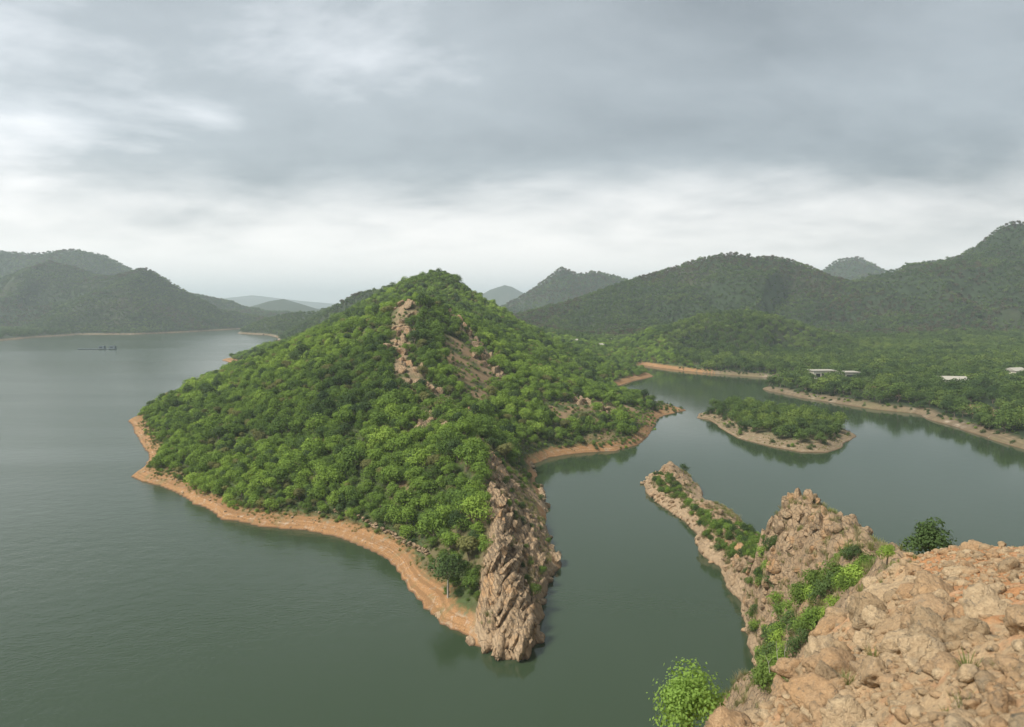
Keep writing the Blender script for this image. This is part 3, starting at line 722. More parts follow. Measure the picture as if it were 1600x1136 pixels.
# ---- forest on the peninsula hill
x, y = jitter(-262, 122, 86, 630, 2.3, 1)
z = h_pen(x, y); r = h_rk(x, y); nz = fbm(x*0.07, y*0.07, None, 3, 81)
dsh = signed(x, y, POLY)
ok = (z > 0.9 + 0.3*nz) & (dsh > 4.2 + 2.2*nz) & (RNG.uniform(size=x.shape) > r*1.15 + 0.02)
right = sstep(-5, 25, x - np.interp(y, [90, 140, 185, 275, 400], [0, -3, -15, -38, -38]))*sstep(310, 240, y)
ok &= ~((right > 0.3) & (fbm(x*0.055, y*0.055, None, 3, 83) > 0.22) & (y < 300))
ok &= ~((x > 60) & (y > 215) & (y < 330) & (x - 60 > 0.0) & (z < 3.0))
ok &= in_view(x, y, z) & (RNG.uniform(size=x.shape) > 0.04)
ok &= visible(x, y, z, 7.0)
x, y, z = x[ok], y[ok], z[ok]
lone = P(700, 925, 101)
m = np.hypot(x-lone[0], y-lone[1]) > 3.0; x, y, z = x[m], y[m], z[m]
sc = np.clip(RNG.lognormal(-0.36, 0.27, x.shape), 0.36, 1.4)*np.where(h_rk(x, y) > 0.2, 0.5, 1.0)*(0.80+0.20*sstep(2.5, 6, z))
vis = visible(x, y, z, 2.5); u, v, f = project(x, y, z+2)
rank = np.where(vis & (u > 0) & (u < 1600), sc/f, 0); order = np.argsort(-rank)
ind = order[:190]; rest = order[190:]
nt_ = len(TREES); ti = RNG.choice(nt_, len(x), p=[0.17, 0.17, 0.16, 0.16, 0.14, 0.09, 0.11]); rzs = RNG.uniform(0, 6.28, len(x))
dshx = signed(x, y, POLY); dsp_ = seg_dist(x, y, spine)[0]
for i in ind:
    tone = 'dark green' if ti[i] == 5 else 'light green' if ti[i] in (1, 4) else 'leafy green'
    wh = 'beside the tawny rock ridge of the point' if dsp_[i] < 9 else 'at the edge of the wood just above the bare sandy shore' if dshx[i] < 9 else 'inside the wood on the lower slope of the pointed hill'
    tree('broadleaf_tree', TREES[ti[i]][0], TREES[ti[i]][1], (x[i], y[i], z[i]-0.1), sc[i], rzs[i], tone + ' tree ' + wh, 'tree', tone + ' trees ' + wh)
coll = proto_collection('wood_tree', [joined(a, b, 'wood_tree') for a, b in TREES])
stuff_on_points('hillside_wood', 'dense green wood covering the pointed peninsula hill', 'wood', np.stack([x, y, z-0.1], -1)[rest], sc[rest], rzs[rest], ti[rest], coll)
# the tree with a bare forked trunk near the point
tm, cm = tree_mesh(909, 6.3, 6.0, 2.4, 12, 1900, 0.33, 'leaf_dark', 'bark_pale')
tree('broadleaf_tree', tm, cm, (lone[0], lone[1], float(h_pen(lone[0], lone[1]))-0.1), 1.0, 0.4, 'tall dark green tree with a bare pale trunk just above the sandy shore')

# ---- trees of the island
x, y = jitter(60, 150, 165, 330, 3.6, 2); d = signed(x, y, ISL); z = h_isl(x, y)
u, v, f = project(x, y, z)
ok = (d > 3.0) & (u > 1098) & (u < 1318) & ((d > 3.8) | (y > 235)); x, y, z, d = x[ok], y[ok], z[ok], d[ok]
for i in range(len(x)):
    k = int(RNG.choice([0, 1, 2, 3])); s = float(np.clip(RNG.normal(1.0, 0.2), 0.6, 1.4))
    tree('island_tree', BANKTREES[k][0], BANKTREES[k][1], (x[i], y[i], z[i]-0.1), s, RNG.uniform(0, 6.28), ('dark ' if k == 3 else 'mid ') + ('green tree in the front row of the island thicket above its bare bank' if d[i] < 7 and y[i] < 250 else 'green tree inside the thicket on the small island'), 'tree', 'trees of the island thicket')
print('island trees', len(x))

# ---- mainland: middle distance, then the far hillsides
x, y = jitter(-880, 980, 215, 1440, 4.6, 3)
ok = ~((x > -262) & (x < 122) & (y < 630)); x, y = x[ok], y[ok]; z = h_main(x, y)
ok = in_view(x, y, z) & (z > 1.2); x, y, z = x[ok], y[ok], z[ok]
dsh = signed(x, y, POLY); cl = fbm(x*0.011, y*0.011, None, 4, 91); cl2 = fbm(x*0.05, y*0.05, None, 3, 92)
ok = (dsh > 2.6 + 3*cl2) & (cl + 0.5*cl2 < 0.55) & (bare(x, y) < 0.4) & (RNG.uniform(size=x.shape) < 0.93); x, y, z = x[ok], y[ok], z[ok]
ok = visible(x, y, z, 10.0); x, y, z = x[ok], y[ok], z[ok]
HOUSES = [(P(1283,590,392), 13.0, 4.2, 0.1), (P(1325,592,385), 9.0, 3.6, 0.05), (P(1484,604,345), 13.0, 3.2, -0.2), (P(1586,586,370), 8.0, 4.4, 0.3)]
for hp, w, hh_, a in HOUSES:
    dd = np.hypot(x-hp[0], (y-hp[1])*0.6); front = (y < hp[1]) & (np.abs(x-hp[0]*y/hp[1]) < w*0.55) & (hp[1]-y < 18)
    ok = (dd > w*0.65) & ~front; x, y, z = x[ok], y[ok], z[ok]
near_m = y < 700
sc = np.clip(RNG.normal(1.0, 0.22, x.shape), 0.5, 1.6)*np.where(near_m, 1.05, 0.85)*np.where((x > 90) & (y < 480), 1.1, 1.0)
rzs = RNG.uniform(0, 6.28, len(x))
vis = visible(x, y, z, 2.0); u, v, f = project(x, y, z+2)
rank = np.where(vis & (u > 0) & (u < 1600) & (u > 1180) & near_m, sc/f, 0); order = np.argsort(-rank); ind = order[:44]
for i in ind:
    k = int(RNG.choice([0, 1, 2, 3]))
    tree('bank_tree', BANKTREES[k][0], BANKTREES[k][1], (x[i], y[i], z[i]-0.15), sc[i]*1.05, rzs[i], ('dark' if k == 3 else 'mid') + ' green tree at the edge of the far bank facing the island', 'tree', 'trees along the far bank')
m = np.ones(len(x), bool); m[ind] = False
cm_ = proto_collection('bank_wood_tree', [joined(a, b, 'bank_wood_tree') for a, b in MIDTREES])
cf_ = proto_collection('far_wood_tree', [joined(a, b, 'far_wood_tree') for a, b in FARTREES])
q = m & near_m
stuff_on_points('bank_wood', 'green wood on the low bank and knoll across the inlet', 'wood', np.stack([x, y, z-0.15], -1)[q], sc[q], rzs[q], RNG.choice(5, q.sum()), cm_)
q = m & ~near_m
xf, yf = jitter(-1700, 1900, 1440, 2250, 9.0, 4); zf = h_far(xf, yf)
ok = in_view(xf, yf, zf) & (zf > 8); xf, yf, zf = xf[ok], yf[ok], zf[ok]
ok = visible(xf, yf, zf, 14.0); xf, yf, zf = xf[ok], yf[ok], zf[ok]
xl, yl = jitter(-1400, -880, 700, 1440, 6.0, 5); zl = h_far(xl, yl)
ok = in_view(xl, yl, zl) & (zl > 3); xl, yl, zl = xl[ok], yl[ok], zl[ok]
xr, yr = jitter(980, 1300, 700, 1440, 6.0, 6); zr = h_far(xr, yr)
ok = in_view(xr, yr, zr) & (zr > 3); xr, yr, zr = xr[ok], yr[ok], zr[ok]
ax = np.concatenate([x[q], xf, xl, xr]); ay = np.concatenate([y[q], yf, yl, yr]); az = np.concatenate([z[q]-0.2, zf-1.2, zl-1.0, zr-1.0])
asx = np.concatenate([sc[q], RNG.uniform(1.1, 1.9, len(xf)), RNG.uniform(0.8, 1.4, len(xl)), RNG.uniform(0.8, 1.4, len(xr))])
stuff_on_points('far_wood', 'hazy woods on the distant hills', 'wood', np.stack([ax, ay, az], -1), asx, RNG.uniform(0, 6.28, len(ax)), np.where((fbm(ax*0.007, ay*0.007, None, 3, 33) + 0.3*sstep(60, 100, az) > 0.22) & (RNG.random(len(ax)) < 0.5), 3, RNG.choice(3, len(ax))), cf_)
print('trees', len(rest), len(x), len(ax))

# ------------------------------------------------------------------ rocks
def ico(sub):
    bm = bmesh.new(); bmesh.ops.create_icosphere(bm, subdivisions=sub, radius=1.0)
    v = np.array([q.co[:] for q in bm.verts]); f = np.array([[q.index for q in p.verts] for p in bm.faces]); bm.free(); return v, f
ICO = {k: ico(k) for k in (2, 3, 4)}
def rock_mesh(name, seed, sub, mat, planes=12, k=10.0, rough=0.10, freq=1.6, squash=(1, 1, 1), layers=0.0):
    """an angular or rounded block: a sphere cut by random planes, then weathered"""
    rg = np.random.default_rng(seed); n, f = ICO[sub]
    pn = rg.normal(size=(planes, 3)); pn /= np.linalg.norm(pn, axis=1)[:, None]; pd = rg.uniform(0.55, 0.95, planes)
    pn = np.concatenate([pn, np.eye(3), -np.eye(3)]); pd = np.concatenate([pd, rg.uniform(0.75, 1.0, 6)])
    q = np.maximum(n @ pn.T, 0)/pd[None]
    r = (q**k).sum(1)**(-1.0/k)
    p = n*r[:, None]; off = rg.uniform(0, 50, 3)
    r2 = 1 + rough*fbm(p[:, 0]*freq+off[0], p[:, 1]*freq+off[1], p[:, 2]*freq+off[2], 4, seed) + rough*0.5*(np.abs(fbm(p[:, 0]*freq*2.3+off[1], p[:, 1]*freq*2.3, p[:, 2]*freq*2.3, 3, seed+9))*2-0.6)
    if layers:
        w = p[:, 0]*4.2 + 0.9*fbm(p[:, 0]+off[0], p[:, 1]+off[2], p[:, 2], 2, seed+4); r2 = r2 - layers*sstep(0.35, 0.0, np.abs(w-np.round(w)))
    p = p*r2[:, None]*np.array(squash)
    me = mesh_np(name, p, f, M[mat]); 
    if k > 12:
        try: me.set_sharp_from_angle(angle=R(34))
        except Exception: pass
    return me
SLABS = [rock_mesh('rock_slab', 500+k, 3, 'ridge_rock', 9, 22, 0.13, 1.5, (0.30, 1.0, 0.55), 0.05) for k in range(8)]
BLOCKS = [rock_mesh('rock_block', 530+k, 3, 'spit_rock', 11, 18, 0.16, 1.7, (0.8, 1.0, 0.85), 0.06) for k in range(8)]
RBLOCKS = [rock_mesh('rock_block', 545+k, 3, 'ridge_rock', 11, 18, 0.16, 1.7, (0.75, 1.0, 0.8), 0.06) for k in range(5)]
BOULDERS = [rock_mesh('boulder', 560+k, 4, 'near_rock', 9, 9, 0.30, 1.5, (1.0, 0.88, 0.8)) for k in range(10)]
STONES = [rock_mesh('boulder', 580+k, 3, 'near_rock', 10, 10, 0.26, 1.6, (1.0, 0.85, 0.72)) for k in range(6)]
def piece(name, me, parent, loc, s, rot):
    o = bpy.data.objects.new(name, me); C.objects.link(o); o.parent = parent
    o.location = loc; o.scale = s if hasattr(s, '__len__') else (s, s, s); o.rotation_euler = rot; return o

# slabs standing along the ridge of the point
rg = np.random.default_rng(21); n = 0; sp = np.array(spine)
while n < 235:
    y = rg.uniform(88, 158) if n > 70 else rg.uniform(88, 112)
    xs = np.interp(y, sp[:, 1], sp[:, 0]); x = xs + (rg.normal(0.6, 1.2) if rg.random() < 0.45 else rg.uniform(-6, 12))
    if rockmask(np.array([x]), np.array([y]))[0] < 0.55: continue
    z = float(h_ridge(x, y))
    if z < 0.9: continue
    dy = (float(h_ridge(x, y+1.5)) - float(h_ridge(x, y-1.5)))/3.0
    big = rg.uniform(0.6, 1.3)*(1.25 if abs(x-xs) < 2.2 else 0.9)*np.interp(y, [105, 140, 160], [1.0, 0.62, 0.45])
    if rg.random() < 0.68:
        piece('rock_slab', SLABS[rg.integers(8)], ridge_obj, (x, y, z-0.15*big), (2.1*big, 2.6*big*rg.uniform(0.7, 1.2), 2.0*big*rg.uniform(0.7, 1.1)),
              (math.atan(np.clip(dy, -0.2, 0.7)) + rg.normal(0, 0.14), R(24) + rg.normal(0, 0.16), R(-6) + rg.normal(0, 0.16)))
    else:
        piece('rock_block', RBLOCKS[rg.integers(5)], ridge_obj, (x, y, z-0.2*big), rg.uniform(0.6, 1.3)*big, tuple(rg.uniform(-0.5, 0.5, 2)) + (rg.uniform(0, 6.28),))
    n += 1
# worn blocks at the water round the point
tipl = densify(shore_tip, 2.3)
for q in tipl:
    if rg.random() < 0.25: continue
    piece('rock_block', RBLOCKS[rg.integers(5)], ridge_obj, (q[0]+rg.normal(-0.5, 0.4), q[1]+0.7+rg.normal(0, 0.4), rg.uniform(-0.4, 0.4)), (rg.uniform(1.0, 1.9), rg.uniform(1.0, 1.7), rg.uniform(0.9, 1.7)), (rg.normal(0, 0.15), rg.normal(0.2, 0.15), rg.uniform(0, 6.28)))
# outcrops among the trees of the hill
for rb, cnt, wd in ((rib1, 42, 2.6), (rib2, 46, 2.6), (rib3, 16, 2.6), (rib4, 14, 2.2), (rib5, 26, 3.0)):
    rb = np.array(rb)
    for k in range(cnt):
        tt = rg.uniform(0, len(rb)-1.001); i = int(tt); q = rb[i]*(1-tt+i) + rb[i+1]*(tt-i); x = q[0]+rg.normal(0, wd); y = q[1]+rg.normal(0, wd)
        z = float(h_pen(x, y)); b = rg.uniform(0.8, 2.3)
        piece('rock_block', RBLOCKS[rg.integers(5)], pen_obj, (x, y, z+0.1*b), (b*0.7, b*1.0, b*rg.uniform(0.9, 1.7)), (rg.normal(0, 0.3), rg.normal(0.2, 0.3), rg.uniform(0, 6.28)))
# stones lying on the bare shore
sl = densify(shore_left[10:], 3.0)
for q in sl:
    if rg.random() < 0.55: continue
    x = q[0]+rg.uniform(-1, 2.5); y = q[1]+rg.uniform(0.5, 3.5); z = float(h_pen(x, y))
    if z < 0.1: continue
    b = rg.uniform(0.15, 0.55); piece('shore_stone', RBLOCKS[rg.integers(5)], pen_obj, (x, y, z+0.1*b), (b, b*1.2, b*0.7), (rg.normal(0, 0.2), rg.normal(0, 0.2), rg.uniform(0, 6.28)))

x, y = jitter(-150, 100, 86, 260, 0.9, 16); z = h_pen(x, y); d = signed(x, y, POLY); m = (d > 0.3) & (d < 7) & (rockmask(x, y) < 0.5) & (fbm(x*0.25, y*0.25, None, 3, 99) > -0.05) & (RNG.uniform(size=x.shape) < 0.5) & visible(x, y, z, 1.0)
stuff_on_points('shore_rubble', 'small stones strewn along the bare shore of the hill', 'stones', np.stack([x, y, z+0.02], -1)[m], RNG.lognormal(-1.9, 0.5, m.sum()), RNG.uniform(0, 6.28, m.sum()), RNG.choice(4, m.sum()), proto_collection('shore_pebble', [rock_mesh('shore_pebble', 620+j, 2, 'ridge_rock', 9, 12, 0.15, 1.5, (1, 0.8, 0.6)) for j in range(4)]))
# rocks of the spit: crest teeth, the crag, and washed blocks along the water
crest = np.array(cpn[:22]); n = 0
while n < 150:
    tt = rg.uniform(0, 16.9); i = int(tt); q = crest[i]*(1-tt+i) + crest[i+1]*(tt-i)
    x = q[0]+rg.normal(-0.6, 1.6); y = q[1]+rg.normal(0, 1.6); z = float(h_spit(x, y)); u, v, f = project(x, y, z)
    if z < 0.8 or y < 31: continue
    b = rg.uniform(0.45, 1.15)*np.clip(f/95, 0.5, 1.1)
    piece('rock_block', BLOCKS[rg.integers(8)], spit_obj, (x, y, z-0.1*b), (b*0.85, b*1.2, b*rg.uniform(0.8, 1.3)), (rg.normal(0.15, 0.25), rg.normal(0.35, 0.25), rg.normal(0, 0.5))); n += 1
n = 0
while n < 62:      # the crag: upright joint-bounded blocks
    y = rg.uniform(74, 96); x = rg.uniform(26, 44); z = float(h_spit(x, y)); u, v, f = project(x, y, z)
    if not (1180 < u < 1350 and 768 < v < 880) or z < 6: continue
    b = rg.uniform(0.6, 1.35)
    piece('rock_block', BLOCKS[rg.integers(8)], spit_obj, (x, y, z+0.05*b), (b*0.62, b*0.8, b*rg.uniform(1.0, 1.75)), (rg.normal(0.12, 0.18), rg.normal(0.25, 0.18), rg.uniform(0, 6.28))); n += 1
for q in densify(spit_left[:-2], 2.1):
    for rep in range(2):
        x = q[0]+rg.uniform(-0.3, 2.6); y = q[1]+rg.normal(0, 0.6); z = max(float(h_spit(x, y)), 0.0); b = rg.uniform(0.5, 1.15)
        piece('rock_block', BLOCKS[rg.integers(8)], spit_obj, (x, y, z), (b*0.9, b*1.15, b*rg.uniform(0.7, 1.1)), (rg.normal(0, 0.25), rg.normal(0.2, 0.25), rg.uniform(0, 6.28)))

# boulders of the slope under the viewpoint
n = 0; tries = 0; placed = []
while n < 300 and tries < 20000:
    tries += 1
    y = rg.uniform(4.0, 31); x = rg.uniform(0.1, 0.85)*y; z = float(h_slope(x, y)); u, v, f = project(x, y, z)
    if not (1120 < u < 1660 and 840 < v < 1200): continue
    fl = float(sampler(SX, SY, flat)(x, y))
    if rg.random() < 0.55*fl: continue
    b = float(np.clip(rg.lognormal(-1.5, 0.62), 0.09, 0.55))*(0.42 if fl > 0.5 else 1.0)*np.clip(f/12, 0.62, 1.3)
    if n < 26: b = rg.uniform(0.40, 0.58)*(0.45 if fl > 0.5 else 1.0)
    b = min(b, 0.040*f, 0.50)
    if any((x-a)**2+(y-c)**2 < ((b+d)*0.50)**2 for a, c, d in placed): continue
    placed.append((x, y, b)); n += 1
    me = BOULDERS[rg.integers(10)] if b > 0.28 else STONES[rg.integers(6)]
    piece('boulder', me, slope_obj, (x, y, z+0.24*b), (b*rg.uniform(0.9, 1.4), b, b*rg.uniform(0.75, 1.15)), (rg.normal(0.25, 0.3), rg.normal(0, 0.3), rg.uniform(0, 6.28)))
print('boulders', n)
def surf(u, v, hf, d0, d1):
    """first point along a view ray that meets the surface"""
    for d in np.linspace(d0, d1, 600):
        p = P(u, v, d)
        if hf(p[0], p[1]) >= p[2]: return p
    return P(u, v, d1)
# small stones lying over the bare gravel
k = 9000; y = rg.uniform(4, 30, k); x = y*rg.uniform(0.15, 0.85, k); z = h_slope(x, y); fl = sampler(SX, SY, flat)(x, y)
ok = rg.uniform(size=k) < 0.75+0.25*fl; x, y, z = x[ok], y[ok], z[ok]
stuff_on_points('gravel', 'small orange stones scattered over the bare slope', 'gravel', np.stack([x, y, z+0.01], -1), rg.lognormal(-2.75, 0.55, len(x)), rg.uniform(0, 6.28, len(x)), rg.integers(0, 6, len(x)), proto_collection('pebble', [rock_mesh('pebble', 600+j, 2, 'near_rock', 9, 9, 0.1, 1.5, (1, 0.8, 0.6)) for j in range(6)]))

# ------------------------------------------------------------------ bushes, small trees and grass of the promontory
zones = {'A': [(1062,770),(1100,800),(1180,828),(1212,840),(1212,872),(1195,905),(1160,890),(1115,850),(1082,815)], 'B': [(1165,850),(1212,845),(1222,900),(1200,932),(1165,915)],
         'C': [(1172,940),(1240,925),(1295,905),(1330,890),(1330,925),(1280,965),(1250,1010),(1225,1060),(1192,1075),(1178,1010)], 'D': [(1018,738),(1050,738),(1075,775),(1030,778)], 'E': [(1300,870),(1345,855),(1355,890),(1320,900)]}
lab = {'A': 'low green bush on the saddle of the rocky spit', 'B': 'green bush under the tawny crag of the spit', 'C': 'bright green bush in the gully between spit and boulder slope',
       'D': 'dark green bush on the end rock of the spit', 'E': 'green bush at the foot of the smooth rock below the boulder slope'}
x, y = jitter(18, 70, 45, 182, 1.2, 9); z = h_spit(x, y); u, v, f = project(x, y, z+0.4)
vis = visible(x, y, z, 1.0)
for zk, poly in zones.items():
    m = inside(u, v, poly) & vis & (z > 1.2)
    for i in np.nonzero(m)[0]:
        if RNG.random() < (0.28 if zk == 'C' else 0.12): continue
        s = RNG.uniform(0.55, 1.05)*{'C': 1.1, 'A': 0.95}.get(zk, 0.85); k = int(RNG.choice([0, 1, 2, 2, 3]))
        tree('bush', BUSHES[k][0], BUSHES[k][1], (x[i], y[i], z[i]-0.08), s, RNG.uniform(0, 6.28), lab[zk], 'bush', lab[zk].replace('bush', 'bushes', 1), 'stem')
# bushes on the steep right flank of the ridge and at its foot
x, y = jitter(-6, 18, 90, 165, 2.0, 10); z = h_ridge(x, y); rk_ = rockmask(x, y); xs = np.interp(y, sp[:, 1], sp[:, 0])
m = (z > 1.6) & (x-xs > 1.5) & (rk_ > 0.5) & (RNG.uniform(size=x.shape) < 0.34)
for i in np.nonzero(m)[0]:
    k = int(RNG.choice([0, 2, 3, 3])); tree('bush', BUSHES[k][0], BUSHES[k][1], (x[i], y[i], z[i]-0.1), RNG.uniform(0.45, 0.85), RNG.uniform(0, 6.28), 'small bush clinging to the slabs of the rock ridge', 'bush', 'bushes on the rock ridge', 'stem')
# single plants
p = surf(1452, 850, h_slope, 8, 31)
tm, cm = tree_mesh(911, 1.25, 1.15, -0.35, 14, 2600, 0.075, 'leaf_dark')
tree('bush', tm, cm, (p[0], p[1], p[2]-0.45), 0.026*p[1]*1.9, 1.0, 'dark green bush alone on the skyline of the boulder slope', 'bush', None, 'stem')
p = surf(1386, 868, h_slope, 8, 31)
tm, cm = tree_mesh(912, 0.8, 0.9, -0.25, 10, 1300, 0.06, 'leaf')
tree('bush', tm, cm, (p[0], p[1], p[2]-0.05), 0.02*p[1]*1.5, 1.0, 'dull green shrub among the orange boulders beside the dark bush', 'bush', None, 'stem')
bx = P(1083, 1098, 17.0); zg = float(h_slope(bx[0], bx[1]))
tm, cm = tree_mesh(913, 2.3, 1.95, 0.1, 24, 4200, 0.085, 'leaf_bright', 'bark', 0.95, 0.5)
tree('bush', tm, cm, (bx[0], bx[1], bx[2]-1.25), 1.0, 0.0, 'tall bright light green leafy shrub on its own over the dark water', 'bush', None, 'stem')
tv, tf = tube([(bx[0], bx[1]+0.1, zg-0.2), (bx[0]+0.05, bx[1], (zg+bx[2]-1.2)/2), (bx[0], bx[1], bx[2]-1.0)], [0.09, 0.07, 0.05])
st_ = link('stem', mesh_np('stem', [tuple(q) for q in tv], tf, M['bark'])); rt = bpy.data.objects[[o.name for o in C.objects if o.name.startswith('bush') and o.get('label', '').startswith('tall bright')][0]]
st_.parent = rt; st_.matrix_parent_inverse = Matrix.Translation(-Vector((bx[0], bx[1], bx[2]-1.25)))
p = P(1068, 742, 168); zz = float(h_spit(p[0], p[1]))
tm, cm = tree_mesh(914, 3.4, 3.0, 1.2, 8, 420, 0.24, 'leaf_dark', 'bark', 0.7, 0.4)
tree('small_tree', tm, cm, (p[0], p[1], zz-0.1), 1.0, 0, 'thin dark tree leaning out beside the end rock of the spit', 'tree')
# bare little tree on the grassy spit beyond the hill
def bare_tree(name, loc, h, seed, label):
    rg2 = np.random.default_rng(seed); lo = lobes_for(rg2, 8, h*1.1, h, h*0.3); v_, f_ = limbs(rg2, lo, h*0.45, h*0.05)
    r_ = empty(name, loc, 0, label, 'tree'); link('trunk', mesh_np('trunk', [tuple(q) for q in v_], f_, M['bark']), r_)
    lv, lf, lr_ = leaves(rg2, lo, 60, 0.3); cmm = mesh_np('crown', lv, lf, M['leaf_dark'], False); fattr(cmm, 'leaf', lr_); link('crown', cmm, r_)
q = G(1019, 637, 0.6); bare_tree('bare_tree', (q[0], q[1], float(h_pen(q[0], q[1]))), 4.6, 3, 'almost leafless little tree on the grassy spit beyond the hill')
# bare pale twigs standing at the edge of the slope
for k, (u0, v0) in enumerate([(1203,1048), (1216,1035), (1228,1040)]):
    p = surf(u0, v0, h_slope, 8, 31); h_ = 0.7+0.25*k
    V, F = tube([(0, 0, -0.1), (-0.06, 0.05, h_*0.5), (-0.2+0.12*k, 0.1, h_)], [0.016, 0.012, 0.005], 5)
    r_ = empty('dead_twig', p, 0, 'bare pale twig sticking up at the edge of the boulder slope', 'twig', 'bare twigs at the slope edge'); link('stalk', mesh_np('stalk', [tuple(a) for a in V], F, M['bark_pale']), r_)
    V, F = tube([(-0.06, 0.05, h_*0.5), (0.1, 0.05, h_*0.85)], [0.009, 0.004], 5); link('branch', mesh_np('branch', [tuple(a) for a in V], F, M['bark_pale']), r_)

def tuft_mesh(seed, n, h, spread, mat):
    rg2 = np.random.default_rng(seed); a = rg2.uniform(0, 6.28, n); r = spread*np.sqrt(rg2.uniform(0, 1, n)); bx_ = np.stack([r*np.cos(a)*0.4, r*np.sin(a)*0.4, np.zeros(n)-0.03], -1)
    ln_ = rg2.uniform(0.5, 1.1, n)[:, None]*h; dr = np.stack([np.cos(a)*r/spread*0.6, np.sin(a)*r/spread*0.6, np.ones(n)], -1) + rg2.normal(size=(n, 3))*0.18; dr /= np.linalg.norm(dr, axis=1)[:, None]
    sd_ = np.stack([-np.sin(a), np.cos(a), np.zeros(n)], -1)*h*0.025; mid = bx_+dr*ln_*0.6; tip = bx_+dr*ln_+np.array([0, 0, -0.12])*ln_
    v = np.stack([bx_-sd_, bx_+sd_, mid+sd_*0.7, mid-sd_*0.7, tip+sd_*0.1, tip-sd_*0.1], 1).reshape(-1, 3); b = np.arange(n)[:, None]*6
    f = np.concatenate([b+np.array([[0, 1, 2, 3]]), b+np.array([[3, 2, 4, 5]])]); me = mesh_np('tuft', v, f, M[mat], False); fattr(me, 'leaf', np.repeat(rg2.uniform(0, 1, n), 6)); return me
tc_ = proto_collection('grass_tuft', [tuft_mesh(700, 46, 0.5, 0.5, 'grass'), tuft_mesh(701, 46, 0.55, 0.5, 'dry_grass'), tuft_mesh(702, 46, 0.45, 0.6, 'grass')])
x, y = jitter(16, 75, 32, 182, 0.75, 12); z = h_spit(x, y); nz = fbm(x*0.22, y*0.22, None, 3, 95)
m = (z > 1.4) & (nz > -0.22) & (y > 36) & (x < 60) & (RNG.uniform(size=x.shape) < 0.75); a1 = np.stack([x, y, z], -1)[m]
x, y = jitter(-18, 20, 88, 170, 0.9, 13); z = h_ridge(x, y); nz = fbm(x*0.3, y*0.2, None, 3, 96); m = (z > 1.8) & (nz > 0.0) & (rockmask(x, y) > 0.3); a2 = np.stack([x, y, z], -1)[m]
x, y = jitter(0, 20, 8, 31, 0.5, 14); z = h_slope(x, y); nz = fbm(x*0.5, y*0.5, None, 3, 97); m = (nz > 0.10) & (sampler(SX, SY, flat)(x, y) < 0.35); a3 = np.stack([x, y, z], -1)[m]
x, y = jitter(-160, 100, 90, 260, 0.8, 17); z = h_pen(x, y); d = signed(x, y, POLY); nz = fbm(x*0.2, y*0.2, None, 3, 101); m = (d > 2.2+2.5*nz) & (d < 9) & (rockmask(x, y) < 0.5) & (RNG.uniform(size=x.shape) < 0.5) & visible(x, y, z, 1.0); a4 = np.stack([x, y, z], -1)[m]
x, y = jitter(62, 150, 168, 330, 1.0, 18); z = h_isl(x, y); d = signed(x, y, ISL); nz = fbm(x*0.2, y*0.2, None, 3, 102); m = (d > 0.8) & (d < 7) & (nz > -0.05) & (RNG.uniform(size=x.shape) < 0.6); a5 = np.stack([x, y, z], -1)[m]
pts = np.concatenate([a1, a2, a3, a4, a5]); sz_ = np.concatenate([RNG.uniform(0.9, 1.9, len(a1)), RNG.uniform(0.9, 1.8, len(a2)), RNG.uniform(0.25, 0.6, len(a3)), RNG.uniform(0.7, 1.5, len(a4)), RNG.uniform(0.6, 1.3, len(a5))])
stuff_on_points('grass', 'rough green and dry grass growing between the rocks', 'grass', pts, sz_, RNG.uniform(0, 6.28, len(pts)), RNG.choice(3, len(pts), p=[0.45, 0.3, 0.25]), tc_)
# undergrowth at the wood's edge along the bare shore
x, y = jitter(-200, 110, 86, 340, 1.5, 15); z = h_pen(x, y); d = signed(x, y, POLY); nz = fbm(x*0.15, y*0.15, None, 3, 98)
clear_ = (x > -30) & (y > 150) & (y < 310) & (fbm(x*0.055, y*0.055, None, 3, 83) > 0.18) & (RNG.uniform(size=x.shape) < 0.5)
rib_ = (rockmask(x, y) > 0.05) & (y > 160) & (RNG.uniform(size=x.shape) < 0.55)
m = (((d > 3.0+1.5*nz) & (d < 9)) | clear_ | ((d > 5) & (y < 240) & (RNG.uniform(size=x.shape) < 0.35)) | (rib_ & (d > 5))) & ((rockmask(x, y) < 0.4) | rib_) & (RNG.uniform(size=x.shape) < 0.6) & visible(x, y, z, 2.0)
xb, yb = jitter(90, 300, 200, 480, 2.2, 19); zb = h_main(xb, yb); db = signed(xb, yb, POLY); nb = fbm(xb*0.12, yb*0.12, None, 3, 103)
mb = (db > 1.2) & (db < 8) & (nb > -0.12) & (RNG.uniform(size=xb.shape) < 0.7) & in_view(xb, yb, zb)
xi, yi = jitter(62, 150, 168, 330, 1.8, 20); zi_ = h_isl(xi, yi); di = signed(xi, yi, ISL); mi_ = (di > 1.6) & (di < 6) & (fbm(xi*0.15, yi*0.15, None, 3, 104) > 0.0) & (RNG.uniform(size=xi.shape) < 0.6)
xe, ye, ze = np.concatenate([xb[mb], xi[mi_]]), np.concatenate([yb[mb], yi[mi_]]), np.concatenate([zb[mb], zi_[mi_]])
uc = proto_collection('undergrowth_bush', [joined(a, b, 'undergrowth_bush') for a, b in BUSHES] )
stuff_on_points('undergrowth', 'low scrub along the lower edge of the wood', 'scrub', np.stack([x, y, z-0.1], -1)[m], RNG.uniform(0.3, 0.75, m.sum()), RNG.uniform(0, 6.28, m.sum()), RNG.choice(4, m.sum(), p=[0.2, 0.2, 0.4, 0.2]), uc)
stuff_on_points('bank_scrub', 'low scrub along the bare edges of the island and the far bank', 'scrub', np.stack([xe, ye, ze-0.1], -1), RNG.uniform(0.35, 0.95, len(xe)), RNG.uniform(0, 6.28, len(xe)), RNG.choice([2, 3, 3], len(xe)), uc)

